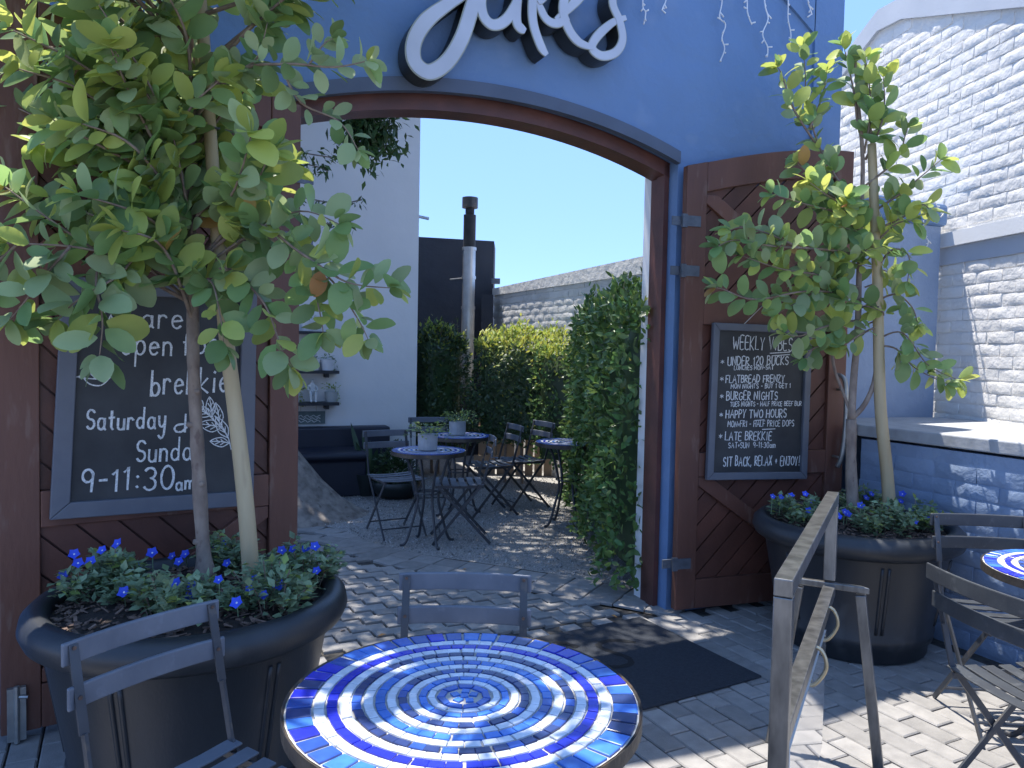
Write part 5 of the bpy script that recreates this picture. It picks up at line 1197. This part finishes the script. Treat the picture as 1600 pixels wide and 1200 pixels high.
stk = thing('tree_stake', 'pale peeled timber pole staking the slender tree by the low blue wall', 'stake', Vector((gz(1390,795,0.62).x, TY-0.05, 0.62)))
P = smooth_path([gy(1391,812,TY-.06), gy(1386,740,TY-.05), gy(1376,640,TY-.04), gy(1373,540,TY-.03), gy(1371,440,TY-.03), gy(1366,320,TY-.02), gy(1362,225,TY-.02)], 4); n = len(P)
mb = MB(); mb.tube(P, [0.034-0.012*i/(n-1) for i in range(n)], 12); mb.build('pole', M['stake'], stk, smooth=True)
mb = MB(); c = gy(1357, 480, TY-.02); mb.tube([c+Vector((0.07*math.cos(a_), 0.04*math.sin(a_), 0)) for a_ in [i*math.pi/8 for i in range(17)]], 0.004, 6); mb.build('tie', M['metal_frame'], stk)

# ================================================================ COURTYARD PLANTING
def hedge(label, axis0, axis1, half, ztop, nleaf, size, mkey, sun_gold=0.0, objects=0, zbase=0.0, wob=0.12):
    """clipped hedge: leaves on and just under an uneven rounded box surface round an axis on the ground"""
    a = Vector(axis0); b = Vector(axis1); d = (b-a); L = d.length; d = d.normalized() if L > 1e-6 else Vector((1,0,0)); s_ = Vector((d.y, -d.x, 0))
    t = thing('hedge', label, 'hedge', (a+b)/2)
    V_ = [(*leaf_mesh(0.46, 0.12, 0.1, ((0,0.1),(0.3,0.85),(0.65,0.9),(1.0,0.08))), M[mkey], True), (*leaf_mesh(0.52, 0.06, 0.2, ((0,0.1),(0.3,0.9),(0.65,0.85),(1.0,0.08))), M[mkey], True), (*leaf_mesh(0.46, 0.12, 0.1, ((0,0.1),(0.45,1.0),(1.0,0.08))), M['hedge_sunlit'], True)]
    ph = [rnd(0, 6) for _ in range(6)]; ins = []
    hh = ztop-zbase
    for i in range(nleaf):
        u = rnd(-half, L+half); th = rnd(0, 6.283); v = rnd(0, 1)
        # choose a point on the shell: sides, ends or top
        k = random.random()
        if k < 0.72:
            sx = random.choice((-1, 1)); z = zbase+hh*rnd(0, 1); off = sx*half; nrm = s_*sx
            if k < 0.14: u = -half if random.random() < .5 else L+half; off = rnd(-half, half); nrm = -d if u < 0 else d
        else: z = ztop; off = rnd(-half, half); nrm = UP
        w1 = math.sin(u*5+ph[0]+z*3)*math.sin(z*6+ph[1])+0.6*math.sin(u*13+ph[2])*math.sin(z*11+off*9+ph[3])
        depth = abs(random.gauss(0, 0.05))
        rr = 1-0.25*max(0, (z-zbase)/hh-0.75)*2
        p = a+d*u+s_*off*rr+UP*z+nrm*(wob*0.5*w1-depth)
        if k >= 0.72: p.z += wob*0.8*math.sin(u*9+off*7+ph[4])+abs(random.gauss(0,.05))
        ld = (nrm*0.7+rvec()*0.8+UP*0.45).normalized()
        g_ = 2 if random.random() < sun_gold*max(0.05, ((p.z-zbase)/hh)**7) else random.randrange(2)  # backlit yellow of the hedge top put into leaf colour, stronger upwards
        ins.append((g_, aim_T(p, ld, nrm+UP*.5+rvec()*.6, size*rnd(.65,1.2))))
    # taller shoots on top
    sh = MB()
    for i in range(int(14+L*14)):
        u = rnd(-half*.8, L+half*.8); off = rnd(-half*.8, half*.8); b0 = a+d*u+s_*off+UP*(ztop-0.05); h_ = rnd(.06,.26); e = b0+UP*h_+rvec()*.05
        sh.tube([b0, e], [0.003, 0.0015], 4)
        for q in range(int(h_/0.022)):
            p = b0.lerp(e, q*0.022/h_); ld = (rvec()+UP*.5).normalized(); ins.append((2 if random.random() < sun_gold else random.randrange(2), aim_T(p, ld, UP+rvec()*.5, size*rnd(.5,.85))))
    sh.build('shoots', M['twig'], t)['kind'] = 'stuff'
    st = MB()
    for i in range(max(2, int(L*5))):
        q = a+d*(L*(i+.5)/max(2, int(L*5)))+s_*rnd(-.1,.1); st.tube([q+UP*(-.02), q+UP*(zbase+.5)+rvec()*.05, q+UP*(ztop-.1)+rvec()*.1], [0.02, 0.016, 0.006], 6)
    st.build('stems', M['twig'], t)
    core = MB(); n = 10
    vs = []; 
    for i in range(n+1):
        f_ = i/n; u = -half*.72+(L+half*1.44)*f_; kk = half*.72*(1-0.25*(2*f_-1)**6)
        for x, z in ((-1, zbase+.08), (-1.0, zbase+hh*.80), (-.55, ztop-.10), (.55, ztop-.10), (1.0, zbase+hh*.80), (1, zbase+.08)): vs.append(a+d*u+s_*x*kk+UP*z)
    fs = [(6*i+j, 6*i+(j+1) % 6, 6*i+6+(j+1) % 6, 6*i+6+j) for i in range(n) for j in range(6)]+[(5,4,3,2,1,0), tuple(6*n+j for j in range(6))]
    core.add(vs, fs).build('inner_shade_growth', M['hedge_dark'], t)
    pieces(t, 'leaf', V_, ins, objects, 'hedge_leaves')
    return t
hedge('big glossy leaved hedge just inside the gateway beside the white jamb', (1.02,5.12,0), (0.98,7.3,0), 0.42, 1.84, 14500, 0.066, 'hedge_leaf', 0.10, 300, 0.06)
p0 = gy(652, 600, 9.3); p1 = gy(728, 600, 9.3)
hedge('dark clipped hedge beside the white house corner', (p0.x+.22,9.3,0), (p1.x-.30,9.35,0), 0.25, 1.70, 5200, 0.055, 'hedge_dark', 0.35, 0, 0.3)
p0 = gy(752, 600, 8.9); p1 = gy(868, 600, 8.6)
hedge('rounded hedge with a sunlit yellow top under the pale brick wall', (p0.x+.24,8.9,0), (p1.x-.28,8.7,0), 0.27, 1.62, 6500, 0.055, 'hedge_dark', 0.95, 0, 0.45)
p0 = gy(880, 600, 7.9)
hedge('sunny yellow-green shrub between the rounded hedge and the big hedge', (p0.x,8.2,0), (p0.x+0.25,8.0,0), 0.24, 1.55, 3000, 0.055, 'hedge_leaf', 0.9, 0, 0.3)
# pale timber fence behind the hedges
fn = thing('timber_fence', 'low pale timber slat fence showing between the hedge stems', 'fence', (0.3, 9.4, 0))
for i in range(14):
    x = -0.35+0.115*i; mb = MB(); mb.box((x, 9.42-0.12*i*0.1, 0.35), (0.095, 0.02, 0.72)); mb.build('slat', M['fence'], fn)
mb = MB(); mb.box((0.4, 9.39, 0.2), (1.7, 0.03, 0.06)); mb.box((0.4, 9.39, 0.56), (1.7, 0.03, 0.06)); mb.build('rail', M['fence'], fn)
# big old courtyard tree
bt = thing('courtyard_tree', 'old tree with a flared mottled trunk beside the courtyard paving', 'tree', (-1.95, 6.75, 0))
tb = Vector((-1.98, 6.85, 0)); mb = MB(); vs = []; n = 20
lev = [(-0.03,0.66),(0.04,0.56),(0.14,0.47),(0.3,0.40),(0.55,0.34),(0.9,0.285),(1.4,0.25),(2.2,0.23),(3.2,0.21),(4.2,0.18)]
for z, r in lev:
    for k in range(n):
        a_ = 2*math.pi*k/n; fl_ = 1+0.22*max(0, (0.5-z))*math.sin(3*a_+1)+0.05*math.sin(5*a_+z*2); vs.append((tb.x+(r*fl_)*math.cos(a_)-0.45*min(z,1.6)-0.05*z, tb.y+r*fl_*math.sin(a_)+0.05*z, z))
fs = [(i*n+k, i*n+(k+1) % n, (i+1)*n+(k+1) % n, (i+1)*n+k) for i in range(len(lev)-1) for k in range(n)]
mb.add(vs, fs).build('trunk', M['old_bark'], bt, smooth=True)
wood = MB(); lf = MB(); tl_ = leaf_mesh(0.42, 0.1, 0.15, ((0,0.1),(0.45,1.0),(1.0,0.06)))
top = Vector((tb.x-0.93, tb.y+0.2, 4.1)); tips = []
for i in range(46):
    e = Vector((-1.3+rnd(-1.6,1.7), 6.6+rnd(-1.8,1.9), rnd(4.8,6.2)))
    mid = top.lerp(e, .5)+UP*rnd(.1,.5)+rvec()*.15
    P = smooth_path([top-UP*rnd(0,.6), mid, e], 6); m_ = len(P); wood.tube(P, [0.06-0.05*k/(m_-1) for k in range(m_)], 6); tips += P[6:]
for q in tips:
    for k in range(34):
        p = q+Vector((random.gauss(0,.26), random.gauss(0,.26), random.gauss(0,.17)))
        lf.add(tl_[0], tl_[1], aim_T(p, rvec()+UP*.1, UP+rvec(), rnd(.07,.12)))
for i in range(60):  # extra unseen leaf clusters added to deepen shade on the courtyard paving
    q = Vector((rnd(-3.0,0.3), rnd(5.0,8.2), rnd(4.9,6.1)))
    wood.tube(smooth_path([top, top.lerp(q,.5)+UP*.4, q], 4), 0.012, 5)
    for k in range(110):
        lf.add(tl_[0], tl_[1], aim_T(q+Vector((random.gauss(0,.24), random.gauss(0,.24), random.gauss(0,.14))), rvec()+UP*.1, UP+rvec()*.7, rnd(.08,.13)))
# hanging sprays in front of the house wall
def spray(px_pts, Y, n, sp, size):
    P = smooth_path([gy(a, b, Y) for a, b in px_pts], 6); wood.tube(P, 0.006, 5)
    for i in range(n):
        q = random.choice(P); p = q+Vector((random.gauss(0,sp), random.gauss(0,sp), random.gauss(0,sp))); lf.add(tl_[0], tl_[1], aim_T(p, rvec()*.8-UP*.5, UP+rvec()*.7, size*rnd(.7,1.2)))
for P in ([(520,60),(560,150),(575,200),(580,240)], [(545,80),(590,150),(600,190),(603,225)], [(500,60),(545,160),(555,200),(560,215)]): spray(P, 7.2, 520, 0.085, 0.10)
for P in ([(430,250),(470,255),(500,262),(512,268)], [(430,300),(480,310),(530,318),(566,312)], [(430,330),(480,345),(520,350),(545,352)], [(430,230),(480,240),(530,248)]): spray(P, 6.6, 46, 0.022, 0.08)
wood.build('branches', M['old_bark'], bt, smooth=True); o = lf.build('crown_leaves', M['tree_leaf'], bt); o['kind'] = 'stuff'
# snake plant, bowl planter
def strap_leaf(mb, base, tip, w, n=7, bend=0.0):
    base = Vector(base); tip = Vector(tip); d = tip-base; s_ = Vector((d.y, -d.x, 0)); s_ = s_.normalized() if s_.length > 1e-4 else Vector((1,0,0)); vs = []
    ro = Matrix.Rotation(rnd(-.6,.6), 3, 'Z'); s_ = ro @ (s_ if random.random() < .4 else Vector((1,0,0)))
    for i in range(n+1):
        f_ = i/n; p = base.lerp(tip, f_)+UP*(bend*math.sin(f_*math.pi)); ww = w*(0.6+0.8*math.sin(min(1,f_*1.25)*math.pi*.5))*(1-f_**4)*.8; vs += [p-s_*ww/2, p+Vector((0,0.006,0)), p+s_*ww/2]
    mb.add(vs, [(3*i+j, 3*i+j+1, 3*i+j+4, 3*i+j+3) for i in range(n) for j in (0,1)])
sp0 = gz(575, 772, 0.0)
sp_ = thing('snake_plant', 'tall snake plant with upright striped leaves in a dark pot by the bench', 'plant', sp0)
mb = MB(); mb.lathe([(0.001,0),(0.12,0),(0.16,0.22),(0.145,0.22),(0.14,0.18),(0.001,0.18)], 24, Matrix.Translation(sp0)); mb.build('pot', M['dark_pot'], sp_)
for px_, py_ in ((548,660),(556,690),(566,672),(578,688),(545,715),(590,700),(600,715),(537,725),(552,775),(570,700)):
    mb = MB(); tip = gy(px_, py_, sp0.y+rnd(-.12,.12)); b_ = sp0+Vector((rnd(-.06,.06), rnd(-.06,.06), .17)); strap_leaf(mb, b_, tip, 0.06, 7, 0.12 if py_ > 710 else 0.02); mb.build('leaf', M['snake'], sp_, smooth=True)
bp0 = gz(618, 776, 0.0)
bo = thing('bowl_planter', 'wide low glazed bowl planter with a dense dark shrub behind the courtyard chair', 'planter', bp0)
mb = MB(); mb.lathe([(0.001,0),(0.17,0),(0.25,0.10),(0.26,0.17),(0.235,0.17),(0.22,0.13),(0.001,0.13)], 28, Matrix.Translation(bp0)); mb.build('bowl', M['dark_pot'], bo, smooth=True)
mb = MB()
for i in range(1500):
    d = rvec(); d.z = abs(d.z); p = bp0+Vector((d.x*.24, d.y*.22, .15+d.z*.42))*1.0; p = bp0+UP*.15+(p-bp0-UP*.15)*rnd(.4,1.0); mb.add(LEAF4[0], LEAF4[1], aim_T(p, d+rvec()*.7, UP+rvec()*.6, rnd(.03,.06)))
mb.build('foliage', M['hedge_dark'], bo)['kind'] = 'stuff'
ag0 = gz(635, 742, 0.0)
ag = thing('spiky_plant', 'small spiky leaved plant in a pot against the white house corner', 'plant', ag0)
mb = MB(); mb.lathe([(0.001,0),(0.10,0),(0.13,0.25),(0.115,0.25),(0.11,0.21),(0.001,0.21)], 20, Matrix.Translation(ag0)); mb.build('pot', M['cement'], ag)
for k in range(9):
    mb = MB(); a_ = rnd(0,6.28); strap_leaf(mb, ag0+UP*.2, ag0+Vector((rnd(.05,.22)*math.cos(a_), rnd(.05,.22)*math.sin(a_), rnd(.55,.85))), 0.028, 5); mb.build('leaf', M['snake'], ag, smooth=True)
# cement pots on the courtyard tables
for (x, y), lab in (((-0.64,5.90),'cement pot of trailing herbs on the courtyard table beside the snake plant'), ((-0.49,7.0),'cement pot of herbs on the courtyard table closer to the dark hedge')):
    z = 0.732; t = thing('herb_pot', lab, 'plant pot', (x, y, z)); T = Matrix.Translation((x, y, z))
    mb = MB(); mb.lathe([(0.001,0),(0.062,0),(0.074,0.008),(0.078,0.125),(0.066,0.125),(0.064,0.105),(0.001,0.105)], 20, T); mb.build('pot', M['cement'], t)
    for key, n_ in (('herb', 110), ('herb_lime', 150)):
        mb = MB()
        for i in range(n_):
            a_ = rnd(0,6.28); f_ = rnd(0,1); rr = 0.03+0.13*f_; p = Vector((x+rr*math.cos(a_)*1.15, y+rr*math.sin(a_), z+0.13+0.10*math.sin(f_*2.6)*rnd(.3,1.1)-0.06*f_*f_)); mb.add(LEAF4[0], LEAF4[1], aim_T(p, Vector((math.cos(a_), math.sin(a_), .5))+rvec()*.6, UP+rvec()*.5, rnd(.02,.036)))
        mb.build('foliage', M[key], t)['kind'] = 'stuff'
# a few dry leaves on the paving and gravel
lit = [(gz(rnd(480,1000), rnd(800,1000))) for _ in range(9)]
for q in lit:
    mb = MB(); mb.add(LEAF4[0], LEAF4[1], aim_T(q+UP*.006, Vector((rnd(-1,1), rnd(-1,1), 0)), UP+rvec()*.2, rnd(.03,.05)))
    o = mb.build('fallen_leaf', M['leaf_orange'] if random.random() < .4 else M['twig']); tag(o, 'dry fallen leaf lying on the courtyard ground', 'leaf', 'fallen leaves on the courtyard ground')
